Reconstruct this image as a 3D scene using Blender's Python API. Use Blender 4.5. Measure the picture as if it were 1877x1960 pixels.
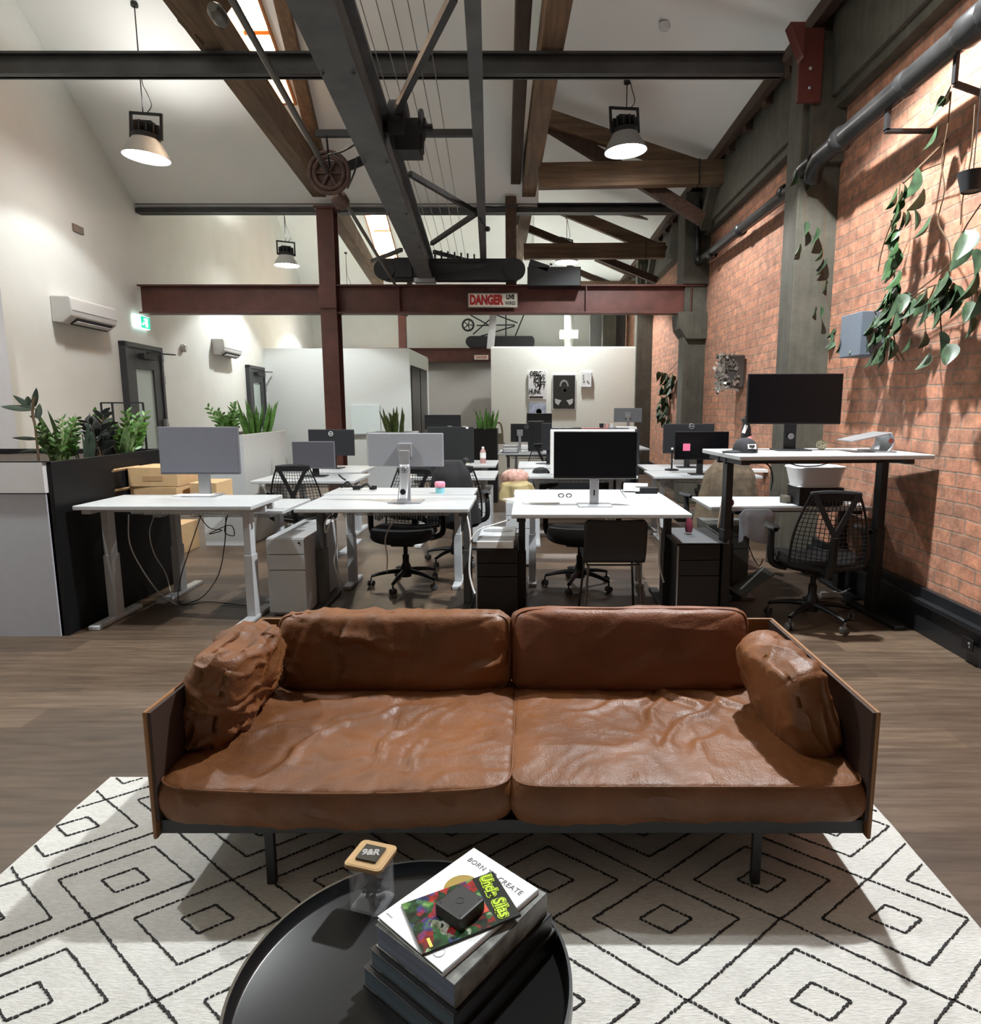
import bpy, bmesh, math, random
from mathutils import Vector, Matrix, noise, Euler
PI = math.pi; R = math.radians
for o in list(bpy.data.objects): bpy.data.objects.remove(o)
S = bpy.context.scene; C = S.collection
random.seed(7)
# ------------------------------------------------------------------ camera, exposure, light
FPX, PCX, PCY, TILT, EYE = 1230.0, 1013.0, 955.0, R(8.2), 1.5
cd = bpy.data.cameras.new('camera'); cam = bpy.data.objects.new('camera', cd); C.objects.link(cam)
cam.location = (0, 0, EYE); cam.rotation_euler = (PI/2 - TILT, 0, 0)
cd.sensor_fit = 'VERTICAL'; cd.sensor_height = 24; cd.lens = 24*FPX/1960
cd.shift_x = (938.5-PCX)/1960; cd.shift_y = (PCY-980)/1960; cd.clip_start = .02
S.camera = cam
S.view_settings.view_transform = 'Standard'; S.view_settings.look = 'None'; S.view_settings.gamma = 1
S.view_settings.exposure = 1.27; S.view_settings.use_curve_mapping = False
w = bpy.data.worlds.new('world'); S.world = w; w.use_nodes = True
w.node_tree.nodes['Background'].inputs[0].default_value = (.75, .82, 1, 1)
w.node_tree.nodes['Background'].inputs[1].default_value = .10
LAMP_W, SKY_E, FILL_W = 330, 24, 30
ct, st = math.cos(TILT), math.sin(TILT)
def at(x, y, z=None, Y=None, X=None):
    u = (x-PCX)/FPX; v = (y-PCY)/FPX
    d = Vector((u, ct-v*st, -(st+v*ct)))
    t = (z-EYE)/d.z if z is not None else (Y/d.y if Y is not None else X/d.x)
    return Vector((d.x*t, d.y*t, EYE+d.z*t))
# ------------------------------------------------------------------ materials
MATS = {}
def nodes(m): return m.node_tree.nodes, m.node_tree.links
def mat(name, col, rough=.5, metal=0, emit=None, es=0, noise_amt=0, nscale=20, bump=0, bscale=60, alpha=None, trans=0, spec=None, stretch=None, coat=0):
    if name in MATS: return MATS[name]
    m = bpy.data.materials.new(name); m.use_nodes = True; N, L = nodes(m)
    b = N['Principled BSDF']; b.inputs['Base Color'].default_value = (*col, 1)
    b.inputs['Roughness'].default_value = rough; b.inputs['Metallic'].default_value = metal
    if spec is not None: b.inputs['Specular IOR Level'].default_value = spec
    if coat: b.inputs['Coat Weight'].default_value = coat; b.inputs['Coat Roughness'].default_value = .15
    if emit: b.inputs['Emission Color'].default_value = (*emit, 1); b.inputs['Emission Strength'].default_value = es
    if trans: b.inputs['Transmission Weight'].default_value = trans
    if alpha is not None: b.inputs['Alpha'].default_value = alpha
    tc = N.new('ShaderNodeTexCoord'); mp = N.new('ShaderNodeMapping'); L.new(tc.outputs['Object'], mp.inputs[0])
    if stretch: mp.inputs['Scale'].default_value = stretch
    if noise_amt or True:
        n = N.new('ShaderNodeTexNoise'); n.inputs['Scale'].default_value = nscale; n.inputs['Detail'].default_value = 5
        L.new(mp.outputs[0], n.inputs[0])
        r = N.new('ShaderNodeValToRGB'); k = max(noise_amt, .02)
        r.color_ramp.elements[0].position = .3; r.color_ramp.elements[1].position = .7
        r.color_ramp.elements[0].color = (*[c*(1-k) for c in col], 1); r.color_ramp.elements[1].color = (*[min(1, c*(1+k)) for c in col], 1)
        L.new(n.outputs['Fac'], r.inputs[0]); L.new(r.outputs[0], b.inputs['Base Color'])
    if bump:
        n2 = N.new('ShaderNodeTexNoise'); n2.inputs['Scale'].default_value = bscale; n2.inputs['Detail'].default_value = 4
        L.new(mp.outputs[0], n2.inputs[0]); bp = N.new('ShaderNodeBump'); bp.inputs['Strength'].default_value = bump; bp.inputs['Distance'].default_value = .01
        L.new(n2.outputs['Fac'], bp.inputs['Height']); L.new(bp.outputs[0], b.inputs['Normal'])
    MATS[name] = m; return m
def mathn(N, L, op, a, b=None):
    n = N.new('ShaderNodeMath'); n.operation = op
    for i, v in enumerate((a, b)):
        if v is None: continue
        if isinstance(v, (int, float)): n.inputs[i].default_value = v
        else: L.new(v, n.inputs[i])
    return n.outputs[0]
def mixc(N, L, f, a, b, mode='MIX'):
    n = N.new('ShaderNodeMix'); n.data_type = 'RGBA'; n.blend_type = mode
    for i, v in ((0, f), (6, a), (7, b)):
        if isinstance(v, (int, float)): n.inputs[i].default_value = v
        elif isinstance(v, tuple): n.inputs[i].default_value = (*v, 1)
        else: L.new(v, n.inputs[i])
    return n.outputs[2]
def noi(N, L, vec, sc, det=5, ro=.5):
    n = N.new('ShaderNodeTexNoise'); n.inputs['Scale'].default_value = sc; n.inputs['Detail'].default_value = det; n.inputs['Roughness'].default_value = ro
    L.new(vec, n.inputs[0]); return n.outputs['Fac']
def ramp(N, L, f, stops):
    r = N.new('ShaderNodeValToRGB'); cr = r.color_ramp
    while len(cr.elements) < len(stops): cr.elements.new(.5)
    for e, (p, c) in zip(cr.elements, stops): e.position = p; e.color = (*c, 1)
    L.new(f, r.inputs[0]); return r.outputs[0]
def bumpn(N, L, b, h, s, d=.01):
    bp = N.new('ShaderNodeBump'); bp.inputs['Strength'].default_value = s; bp.inputs['Distance'].default_value = d
    L.new(h, bp.inputs['Height']); L.new(bp.outputs[0], b.inputs['Normal'])
def newmat(name):
    m = bpy.data.materials.new(name); m.use_nodes = True; N, L = nodes(m); MATS[name] = m
    tc = N.new('ShaderNodeTexCoord'); return m, N, L, N['Principled BSDF'], tc.outputs['Object']
# brick
m, N, L, b, oc = newmat('brick')
sx = N.new('ShaderNodeSeparateXYZ'); L.new(oc, sx.inputs[0]); cx = N.new('ShaderNodeCombineXYZ')
warp = noi(N, L, oc, 3, 3)
L.new(mathn(N, L, 'ADD', sx.outputs['Y'], mathn(N, L, 'MULTIPLY', warp, .03)), cx.inputs[0])
L.new(mathn(N, L, 'ADD', sx.outputs['Z'], mathn(N, L, 'MULTIPLY', warp, .035)), cx.inputs[1])
bt = N.new('ShaderNodeTexBrick'); L.new(cx.outputs[0], bt.inputs[0]); bt.inputs['Scale'].default_value = 1
bt.inputs['Brick Width'].default_value = .25; bt.inputs['Row Height'].default_value = .092; bt.inputs['Mortar Size'].default_value = .007
bt.inputs['Mortar Smooth'].default_value = .35; bt.inputs['Bias'].default_value = -.1
bt.inputs['Color1'].default_value = (.54, .265, .17, 1); bt.inputs['Color2'].default_value = (.36, .185, .13, 1); bt.inputs['Mortar'].default_value = (.33, .25, .195, 1)
n1 = noi(N, L, oc, 2.3, 6, .6); n2 = noi(N, L, oc, 26, 6, .7); n4 = noi(N, L, oc, 9, 4, .6)
c1 = mixc(N, L, ramp(N, L, n1, [(.42, (0, 0, 0)), (.72, (.55, .55, .55))]), bt.outputs['Color'], (.33, .22, .16))
c2 = mixc(N, L, .55, c1, ramp(N, L, n2, [(.3, (.30, .30, .30)), (.7, (.95, .9, .86))]), 'MULTIPLY')
c3 = mixc(N, L, .8, c2, ramp(N, L, n4, [(.3, (.72, .68, .66)), (.65, (1.6, 1.45, 1.35))]), 'MULTIPLY')
L.new(c3, b.inputs['Base Color']); b.inputs['Roughness'].default_value = .82
h = mathn(N, L, 'ADD', mathn(N, L, 'MULTIPLY', bt.outputs['Fac'], -1.2), mathn(N, L, 'MULTIPLY', n2, .5)); bumpn(N, L, b, h, .8, .012)
# concrete
m, N, L, b, oc = newmat('concrete')
mp = N.new('ShaderNodeMapping'); mp.inputs['Scale'].default_value = (9, 9, .8); L.new(oc, mp.inputs[0])
st1 = noi(N, L, mp.outputs[0], 1.5, 6, .65); n2 = noi(N, L, oc, 5, 8, .7)
c = mixc(N, L, .5, ramp(N, L, st1, [(.3, (.042, .039, .029)), (.7, (.105, .098, .074))]), ramp(N, L, n2, [(.3, (.036, .034, .026)), (.7, (.115, .108, .082))]))
L.new(c, b.inputs['Base Color']); b.inputs['Roughness'].default_value = .8; bumpn(N, L, b, mathn(N, L, 'ADD', st1, n2), .4, .01)
# floor planks
m, N, L, b, oc = newmat('floor_planks')
mp = N.new('ShaderNodeMapping'); mp.inputs['Rotation'].default_value = (0, 0, R(0)); L.new(oc, mp.inputs[0])
bt = N.new('ShaderNodeTexBrick'); L.new(mp.outputs[0], bt.inputs[0]); bt.inputs['Scale'].default_value = 1
bt.inputs['Brick Width'].default_value = 1.2; bt.inputs['Row Height'].default_value = .19; bt.inputs['Mortar Size'].default_value = .0012; bt.offset = .37
bt.inputs['Color1'].default_value = (.060, .040, .026, 1); bt.inputs['Color2'].default_value = (.118, .082, .055, 1); bt.inputs['Mortar'].default_value = (.05, .03, .02, 1)
m2 = N.new('ShaderNodeMapping'); m2.inputs['Scale'].default_value = (1.2, 12, 1); L.new(mp.outputs[0], m2.inputs[0])
g1 = noi(N, L, m2.outputs[0], 2.2, 8, .65); g2 = noi(N, L, oc, 1.1, 4)
c = mixc(N, L, .8, bt.outputs['Color'], ramp(N, L, g1, [(.3, (.5, .46, .42)), (.7, (1.45, 1.4, 1.35))]), 'MULTIPLY')
c = mixc(N, L, .5, c, ramp(N, L, g2, [(.3, (.7, .7, .7)), (.7, (1.2, 1.2, 1.2))]), 'MULTIPLY')
L.new(c, b.inputs['Base Color']); L.new(ramp(N, L, g1, [(.2, (.38, .38, .38)), (.8, (.56, .56, .56))]), b.inputs['Roughness'])
bumpn(N, L, b, g1, .12, .005)
# leather
def leather(name, col, bs=.35):
    m, N, L, b, oc = newmat(name)
    n1 = noi(N, L, oc, 4, 5); n2 = noi(N, L, oc, 13, 6, .6)
    v = N.new('ShaderNodeTexVoronoi'); v.inputs['Scale'].default_value = 160; L.new(oc, v.inputs[0])
    c = ramp(N, L, n1, [(.3, tuple(x*.72 for x in col)), (.7, tuple(x*1.25 for x in col))])
    L.new(c, b.inputs['Base Color']); L.new(ramp(N, L, n2, [(.3, (.42, .42, .42)), (.7, (.58, .58, .58))]), b.inputs['Roughness'])
    b.inputs['Specular IOR Level'].default_value = .42
    bumpn(N, L, b, mathn(N, L, 'ADD', mathn(N, L, 'MULTIPLY', n2, 1.5), mathn(N, L, 'MULTIPLY', v.outputs['Distance'], .12)), bs, .012)
leather('leather', (.158, .058, .018)); leather('leather_panel', (.22, .10, .035), .1); leather('leather_red', (.162, .055, .022))
# timber
def timber(name, col, ax=1):
    m, N, L, b, oc = newmat(name)
    mp = N.new('ShaderNodeMapping'); s = [14, 14, 14]; s[ax] = .9; mp.inputs['Scale'].default_value = s; L.new(oc, mp.inputs[0])
    n1 = noi(N, L, mp.outputs[0], 1.4, 7, .65); n2 = noi(N, L, oc, 2.5, 4)
    c = mixc(N, L, .6, ramp(N, L, n1, [(.3, tuple(x*.5 for x in col)), (.7, tuple(x*1.35 for x in col))]), ramp(N, L, n2, [(.3, (.6, .6, .6)), (.7, (1.2, 1.15, 1.1))]), 'MULTIPLY')
    L.new(c, b.inputs['Base Color']); b.inputs['Roughness'].default_value = .72; bumpn(N, L, b, n1, .3, .008)
timber('timber', (.17, .105, .058)); timber('timber_x', (.16, .10, .058), 0); timber('timber_dark', (.075, .04, .025))
# rug wool
m, N, L, b, oc = newmat('rug_wool')
mp = N.new('ShaderNodeMapping'); mp.inputs['Scale'].default_value = (1, 4, 1); mp.inputs['Rotation'].default_value = (0, 0, 0); L.new(oc, mp.inputs[0])
n1 = noi(N, L, mp.outputs[0], 55, 4, .6); n2 = noi(N, L, oc, 9, 4)
c = mixc(N, L, .4, ramp(N, L, n1, [(.3, (.48, .475, .44)), (.7, (.74, .735, .70))]), ramp(N, L, n2, [(.3, (.54, .53, .49)), (.7, (.72, .71, .67))]))
L.new(c, b.inputs['Base Color']); b.inputs['Roughness'].default_value = .95; bumpn(N, L, b, n1, .7, .006)
# painted wall with soft mottling
WALL = mat('wall_paint', (.80, .825, .785), .75, noise_amt=.03, nscale=2)
CEIL = mat('ceiling_paint', (.90, .92, .90), .8, noise_amt=.02, nscale=1.5)
WHITE = mat('white_melamine', (.46, .48, .49), .35); WHITE2 = mat('white_powdercoat', (.50, .52, .54), .4)
PLAST = mat('white_plastic', (.68, .68, .67), .4)
BLK = mat('black_plastic', (.009, .009, .010), .45, spec=.3); BLKM = mat('black_metal', (.018, .018, .02), .5, .3)
CHAR = mat('charcoal', (.022, .023, .026), .55, spec=.3); FAB = mat('black_fabric', (.018, .018, .02), .9, bump=.3, bscale=200)
SCR = mat('screen_glass', (.004, .004, .005), .16, spec=.22); GREYM = mat('grey_metal', (.30, .31, .34), .4, .5)
MGREY = mat('monitor_silver', (.34, .355, .39), .45, .2); MDARK = mat('monitor_dark', (.022, .023, .027), .4, spec=.35); MMID = mat('monitor_grey', (.13, .13, .15), .42)
SILV = mat('silver', (.42, .43, .45), .4, .6); CHROME = mat('chrome', (.7, .7, .7), .15, 1)
REDST = mat('red_oxide_steel', (.10, .032, .024), .5, noise_amt=.25, nscale=5, bump=.15, bscale=20)
DKST = mat('dark_steel', (.045, .045, .045), .5, .2, noise_amt=.3, nscale=4); GYST = mat('grey_steel', (.085, .088, .088), .5, .2, noise_amt=.25, nscale=5)
CARD = mat('cardboard', (.50, .33, .17), .85, noise_amt=.06); PAPER = mat('paper', (.74, .74, .73), .7)
LEAF = mat('leaf_green', (.055, .13, .025), .38, noise_amt=.5, nscale=9); LEAFD = mat('leaf_dark', (.03, .045, .03), .35, noise_amt=.4, nscale=9)
LEAFP = mat('leaf_pothos', (.040, .075, .036), .45, noise_amt=.55, nscale=14); LEAFL = mat('leaf_light', (.16, .27, .06), .4, noise_amt=.3)
STEM = mat('stem_brown', (.10, .06, .03), .7); STEMG = mat('stem_green', (.12, .17, .05), .6); SOIL = mat('soil', (.03, .02, .013), .95, bump=.8, bscale=40)
PINK = mat('pink_paper', (.85, .18, .32), .6); CABW = mat('cable_white', (.75, .75, .75), .5); CABB = mat('cable_black', (.01, .01, .01), .5)
LIT = mat('lamp_diffuser', (1, 1, 1), .5, emit=(1, .98, .94), es=18); FROST = mat('frosted_glass', (.50, .60, .57), .35)
GLASS = mat('clear_plastic', (.75, .78, .80), .06, alpha=.16, spec=.8); DOORG = mat('door_charcoal', (.04, .042, .045), .45)
# ------------------------------------------------------------------ geometry helpers
def rmat(rx=0, ry=0, rz=0): return Euler((rx, ry, rz)).to_matrix().to_4x4()
class G:
    def __init__(s): s.bm = bmesh.new(); s.mi = 0
    def _f(s, vs):
        try: f = s.bm.faces.new(vs); f.material_index = s.mi; return f
        except ValueError: return None
    def box(s, c, d, rz=0, rot=None):
        Mx = Matrix.Translation(Vector(c)) @ (rot if rot is not None else rmat(0, 0, rz))
        v = [s.bm.verts.new(Mx @ Vector((x*d[0]/2, y*d[1]/2, z*d[2]/2))) for z in (-1, 1) for y in (-1, 1) for x in (-1, 1)]
        for q in ((0, 2, 3, 1), (4, 5, 7, 6), (0, 1, 5, 4), (2, 6, 7, 3), (0, 4, 6, 2), (1, 3, 7, 5)): s._f([v[i] for i in q])
        return s
    def bb(s, x0, x1, y0, y1, z0, z1): return s.box(((x0+x1)/2, (y0+y1)/2, (z0+z1)/2), (abs(x1-x0), abs(y1-y0), abs(z1-z0)))
    def beam(s, p, q, wd, ht, up=(0, 0, 1)):
        p, q = Vector(p), Vector(q); d = q-p; ln = d.length; d.normalize(); u = Vector(up)
        if abs(d.dot(u)) > .98: u = Vector((0, 1, 0))
        x = d.cross(u).normalized(); z = x.cross(d).normalized()
        Mx = Matrix(((x.x, d.x, z.x), (x.y, d.y, z.y), (x.z, d.z, z.z))).to_4x4()
        return s.box((p+q)/2, (wd, ln, ht), rot=Mx)
    def ibeam(s, p, q, wd, ht, t=.02):
        p, q = Vector(p), Vector(q); o = Vector((0, 0, ht/2-t/2))
        s.beam(p+o, q+o, wd, t); s.beam(p-o, q-o, wd, t); s.beam(p, q, t*.8, ht-2*t); return s
    def tube(s, pts, r, n=8, cap=True, closed=False):
        pts = [Vector(p) for p in pts]; rings = []; prev = None; m = len(pts)
        for i, p in enumerate(pts):
            a = pts[(i-1) % m] if (i > 0 or closed) else p; b_ = pts[(i+1) % m] if (i < m-1 or closed) else p
            d = (b_-a).normalized() if (b_-a).length > 1e-9 else Vector((0, 0, 1))
            if prev is None:
                prev = d.orthogonal().normalized()
            x = (prev - d*prev.dot(d)); x = x.normalized() if x.length > 1e-6 else d.orthogonal().normalized(); prev = x; y = d.cross(x)
            rr = r[i] if isinstance(r, (list, tuple)) else r
            rings.append([s.bm.verts.new(p + x*math.cos(2*PI*k/n)*rr + y*math.sin(2*PI*k/n)*rr) for k in range(n)])
        for i in range(m if closed else m-1):
            A, B = rings[i], rings[(i+1) % m]
            for k in range(n): s._f([A[k], A[(k+1) % n], B[(k+1) % n], B[k]])
        if cap and not closed: s._f(rings[0][::-1]); s._f(rings[-1])
        return s
    def lathe(s, prof, n=24, c=(0, 0, 0), rot=None, cap=True):
        Mx = Matrix.Translation(Vector(c)) @ (rot if rot is not None else Matrix.Identity(4)); rings = []
        for r, z in prof: rings.append([s.bm.verts.new(Mx @ Vector((r*math.cos(2*PI*k/n), r*math.sin(2*PI*k/n), z))) for k in range(n)])
        for A, B in zip(rings, rings[1:]):
            for k in range(n): s._f([A[k], A[(k+1) % n], B[(k+1) % n], B[k]])
        if cap: s._f(rings[0][::-1]); s._f(rings[-1])
        return s
    def prism(s, poly, h0, h1, Mx=None):
        Mx = Mx or Matrix.Identity(4)
        a = [s.bm.verts.new(Mx @ Vector((x, y, h0))) for x, y in poly]; b_ = [s.bm.verts.new(Mx @ Vector((x, y, h1))) for x, y in poly]
        s._f(a[::-1]); s._f(b_); n = len(poly)
        for i in range(n): s._f([a[i], a[(i+1) % n], b_[(i+1) % n], b_[i]])
        return s
    def quad(s, *p): s._f([s.bm.verts.new(Vector(q)) for q in p]); return s
    def grid(s, fn, nu, nv, closed_u=False):
        V = [[s.bm.verts.new(Vector(fn(i/nu, j/nv))) for j in range(nv+1)] for i in range(nu + (0 if closed_u else 1))]
        for i in range(nu):
            for j in range(nv):
                i2 = (i+1) % len(V); s._f([V[i][j], V[i2][j], V[i2][j+1], V[i][j+1]])
        return s
    def out(s, name, m, parent=None, loc=None, rz=0, smooth=False, bevel=0, sub=0, solid=0, norm=True):
        if norm: bmesh.ops.recalc_face_normals(s.bm, faces=s.bm.faces[:])
        me = bpy.data.meshes.new(name); s.bm.to_mesh(me); s.bm.free()
        for mm in (m if isinstance(m, (list, tuple)) else [m]): me.materials.append(MATS[mm] if isinstance(mm, str) else mm)
        o = bpy.data.objects.new(name, me); C.objects.link(o)
        if parent: o.parent = parent
        if loc is not None: o.location = loc
        if rz: o.rotation_euler = (0, 0, rz)
        if smooth:
            for p in me.polygons: p.use_smooth = True
            if smooth != 'all': me.set_sharp_from_angle(angle=R(40))
        if solid: md = o.modifiers.new('solid', 'SOLIDIFY'); md.thickness = solid; md.offset = 0
        if bevel: md = o.modifiers.new('bevel', 'BEVEL'); md.width = bevel; md.segments = 2; md.limit_method = 'ANGLE'; md.angle_limit = R(35)
        if sub: md = o.modifiers.new('sub', 'SUBSURF'); md.levels = sub; md.render_levels = sub
        return o
def tag(o, label, cat, group=None, kind=None):
    o['label'] = label; o['category'] = cat
    if group: o['group'] = group
    if kind: o['kind'] = kind
    return o
def thing(name, label, cat, loc=(0, 0, 0), rz=0, group=None):
    o = bpy.data.objects.new(name, None); C.objects.link(o); o.location = loc; o.rotation_euler = (0, 0, rz); o.empty_display_size = .1
    return tag(o, label, cat, group)
def struct(g, name, m, label=None, **k):
    o = g.out(name, m, **k); o['kind'] = 'structure'
    if label: o['label'] = label; o['category'] = name.split('_')[0]
    return o
KIDS = {}
def dup(root, loc, rz=None, label=None, group=None, scale=None):
    def cp(o, par):
        c = o.copy(); C.objects.link(c); c.parent = par
        for ch in o.children: cp(ch, c)
        return c
    r = cp(root, None); r.location = loc
    if rz is not None: r.rotation_euler = (0, 0, rz)
    if label: r['label'] = label
    if group: r['group'] = group
    if scale: r.scale = scale
    return r
def textmesh(s, size, bold=0, extrude=.0005, space=1):
    cu = bpy.data.curves.new('t', 'FONT'); cu.body = s; cu.size = size; cu.extrude = extrude; cu.align_x = 'CENTER'; cu.align_y = 'CENTER'; cu.offset = bold; cu.space_character = space
    o = bpy.data.objects.new('t', cu); C.objects.link(o); bpy.context.view_layer.update()
    me = bpy.data.meshes.new_from_object(o.evaluated_get(bpy.context.evaluated_depsgraph_get())); bpy.data.objects.remove(o); return me
def text(name, s, size, m, parent, loc, rot, bold=0, sx=1, space=1):
    me = textmesh(s, size, bold, space=space); me.name = name; me.materials.clear(); me.materials.append(m if not isinstance(m, str) else MATS[m])
    o = bpy.data.objects.new(name, me); C.objects.link(o); o.parent = parent; o.location = loc; o.rotation_euler = rot; o.scale = (sx, 1, 1); return o
def sag(p, q, drop, n=10, jit=0):
    p, q = Vector(p), Vector(q); out = []
    for i in range(n+1):
        t = i/n; v = p.lerp(q, t); v.z -= drop*4*t*(1-t); 
        if jit: v += Vector((random.uniform(-jit, jit), random.uniform(-jit, jit), random.uniform(-jit, jit)))
        out.append(v)
    return out
def smoothpts(pts, k=4):
    P = [Vector(p) for p in pts]; out = []
    for i in range(len(P)-1):
        p0, p1, p2, p3 = P[max(i-1, 0)], P[i], P[i+1], P[min(i+2, len(P)-1)]
        for j in range(k):
            t = j/k; out.append(.5*((2*p1)+(p2-p0)*t+(2*p0-5*p1+4*p2-p3)*t*t+(3*p1-p0-3*p2+p3)*t**3))
    out.append(P[-1]); return out
# ================================================================== THE SETTING
XW = 2.66                                     # brick wall plane
def lwx(y): return -5.87-.1*(y-9.9)           # left wall line
YB = 21.4                                     # far wall
g = G(); g.bb(-8.2, 3.0, -4.6, 22, -.1, 0); struct(g, 'floor', 'floor_planks', 'dark brown timber plank floor of the whole office')
g = G(); g.bb(XW, XW+.25, -4.6, YB, -.05, 8.6); struct(g, 'wall_right', 'brick', 'exposed orange brick wall on the right')
g = G(); g.prism([(lwx(-4.6), -4.6), (lwx(YB), YB), (lwx(YB)-.2, YB), (lwx(-4.6)-.2, -4.6)], -.05, 9); struct(g, 'wall_left', WALL, 'white painted wall on the left')
g = G(); g.bb(-7.4, 3, YB, YB+.2, -.05, 9); struct(g, 'wall_back', WALL, 'far white end wall above the meeting rooms')
g = G(); g.bb(-6.5, 3, -4.8, -4.6, -.05, 9); struct(g, 'wall_front', WALL, 'white wall behind the camera')
# ceiling: two sloping bays on the left, one plane rising from the right eave
XS = .12
def bayz(y):
    if y < 4.4: return max(4.45, 4.45+5.85*.604-(4.4-y)*.604)
    if y < 10.25: return 4.45+(10.25-y)*.604
    if y < 15.6: return 4.45+(y-10.25)*.63
    return 4.5+(YB-.1-y)*.58
g = G()
ys = [-4.6, 4.2, 9.9, 15.6, YB+.05]
SKY = [(-3.42, -2.98, 7.74, 8.78), (-3.42, -2.98, 6.5, 7.5), (-4.32, -3.78, 17.8, 19.45)]   # skylight wells: x0,x1,y0,y1
def cpt(x, y, dz=0): return (x, y, bayz(y)+dz)
def slab(x0, x1, y0, y1):
    for a, b_ in ((0, 1),):
        g.quad(cpt(x0(y0) if callable(x0) else x0, y0), cpt(x1, y0), cpt(x1, y1), cpt(x0(y1) if callable(x0) else x0, y1))
slab(lwx, XS, -4.6, -1.45); slab(lwx, XS, -1.45, 4.4); slab(lwx, XS, 10.25, 15.6)
slab(lwx, -3.42, 4.4, 10.25); slab(-2.98, XS, 4.4, 10.25)
for y0, y1 in ((4.4, 6.5), (7.5, 7.74), (8.78, 10.25)): slab(-3.42, -2.98, y0, y1)
slab(lwx, -4.32, 15.6, YB+.05); slab(-3.78, XS, 15.6, YB+.05)
for y0, y1 in ((15.6, 17.8), (19.45, YB+.05)): slab(-4.32, -3.78, y0, y1)
struct(g, 'ceiling', CEIL, 'white sloping ceiling boards between the roof timbers', solid=.04, norm=False)
g = G(); EZ = 4.78; SL = .36
for y0, y1 in ((-4.6, YB),): g.quad((XS, y0, EZ+(2.45-XS)*SL), (2.45, y0, EZ), (2.45, y1, EZ), (XS, y1, EZ+(2.45-XS)*SL))
o = struct(g, 'ceiling_right', CEIL, 'white ceiling plane sloping down to the brick wall', solid=.04)
g = G(); y = -4.6
N_ = 130
for i in range(N_):
    a = -4.6+(YB+2.6)*i/N_; b_ = -4.6+(YB+2.6)*(i+1)/N_; zr = EZ+(2.45-XS)*SL
    za, zb = bayz(a), bayz(b_)
    g.quad((XS, a, min(za, zr)), (XS, b_, min(zb, zr)), (XS, b_, max(zb, zr)), (XS, a, max(za, zr)))
struct(g, 'wall_ceiling_step', WALL, 'white infill between the two ceiling planes', solid=.03)
# skylight wells
for i, (x0, x1, y0, y1) in enumerate(SKY):
    t = thing('skylight', ['glowing square skylight in the left ceiling bay, the nearer to the dark crossbeam', 'tall glowing skylight at the top edge of the photo', 'glowing skylight far back above the long red beam'][i], 'skylight', ((x0+x1)/2, (y0+y1)/2, bayz((y0+y1)/2)), 0, 'skylights in the sloping ceiling')
    w_, d_ = (x1-x0)/2, (y1-y0)/2; sl = .604 if i < 2 else .58
    rx = rmat(-math.atan(sl), 0, 0); dl = d_*math.sqrt(1+sl*sl)
    g = G()
    for sx_ in (-1, 1): g.box(rx @ Vector((sx_*(w_+.015), 0, .2)), (.03, 2*dl, .5), rot=rx)
    for sy in (-1, 1): g.box(rx @ Vector((0, sy*(dl+.015), .2)), (2*w_+.06, .03, .5), rot=rx)
    g.out('well_lining', mat('orange_timber', (.42, .16, .05), .6), t)
    g = G(); g.box(rx @ Vector((0, 0, .42)), (2*w_, 2*dl, .02), rot=rx)
    g.out('glowing_pane', mat('skylight_pane', (1, 1, 1), .5, emit=(1, .90, .66), es=SKY_E), t)
    g = G(); g.box(rx @ Vector((0, 0, .36)), (2*w_, .05, .06), rot=rx); g.out('glazing_bar', 'orange_timber', t)
# pilaster at the far left edge
g = G(); g.bb(-6.0, -5.36, 6.25, 6.75, 0, 2.98); struct(g, 'trim_1', mat('pilaster_paint', (.60, .63, .68), .7), 'pale grey wall return at the left edge')
# concrete frame on the right
def col(y, name, lab, full=True):
    g = G(); g.bb(2.31, XW+.02, y, y+.3, 0, 4.6); 
    g.bb(2.36, XW+.02, y-.06, y+.36, 3.55, 4.5)
    return struct(g, name, 'concrete', lab, bevel=.012)
col(5.85, 'trim_2', 'weathered concrete pillar behind the black standing-desk monitor')
g = G(); g.bb(2.33, XW+.02, 9.96, 10.3, 0, 2.62); g.bb(2.28, XW+.02, 9.9, 10.34, 3.3, 4.6)
g.prism([(2.22, 2.9), (XW+.02, 2.9), (XW+.02, 2.5), (2.36, 2.5), (2.25, 2.66)], -10.36, -9.88, Matrix(((1, 0, 0, 0), (0, 0, -1, 0), (0, 1, 0, 0), (0, 0, 0, 1))))
g.bb(2.33, XW+.02, 9.96, 10.3, 2.9, 3.3)
struct(g, 'trim_3', 'concrete', 'second concrete pillar with corbel under the red beam', bevel=.012)
col(14.25, 'trim_4', 'third concrete pillar beside the poster wall')
g = G(); g.bb(2.52, XW+.02, -4.6, 5.85, 4.06, 4.72); g.bb(2.52, XW+.02, 6.15, 9.9, 4.06, 4.72); g.bb(2.52, XW+.02, 10.34, YB, 4.06, 4.72)
g.bb(2.56, XW+.02, -4.6, 5.85, 3.98, 4.07); g.bb(2.56, XW+.02, 6.2, 9.9, 3.98, 4.07)
struct(g, 'trim_5', 'concrete', 'long concrete lintel along the top of the brick wall', bevel=.01)
g = G(); g.bb(2.45, XW+.1, -4.6, YB, 4.72, 4.78); g.bb(2.38, 2.46, -4.6, YB, 4.66, 4.84)
k = -4
while k < 21: g.bb(2.44, XW+.02, k, k+.12, 4.6, 4.74); k += .62
struct(g, 'trim_6', 'timber_dark', 'dark timber eaves plate above the concrete lintel')
g = G()
for y in (9.0, 13.3): g.beam((2.48, y+.55, 4.0), (2.48, y, 4.55), .14, .14)
struct(g, 'trim_7', 'concrete', 'slanting concrete haunches beside the pillars')
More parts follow.
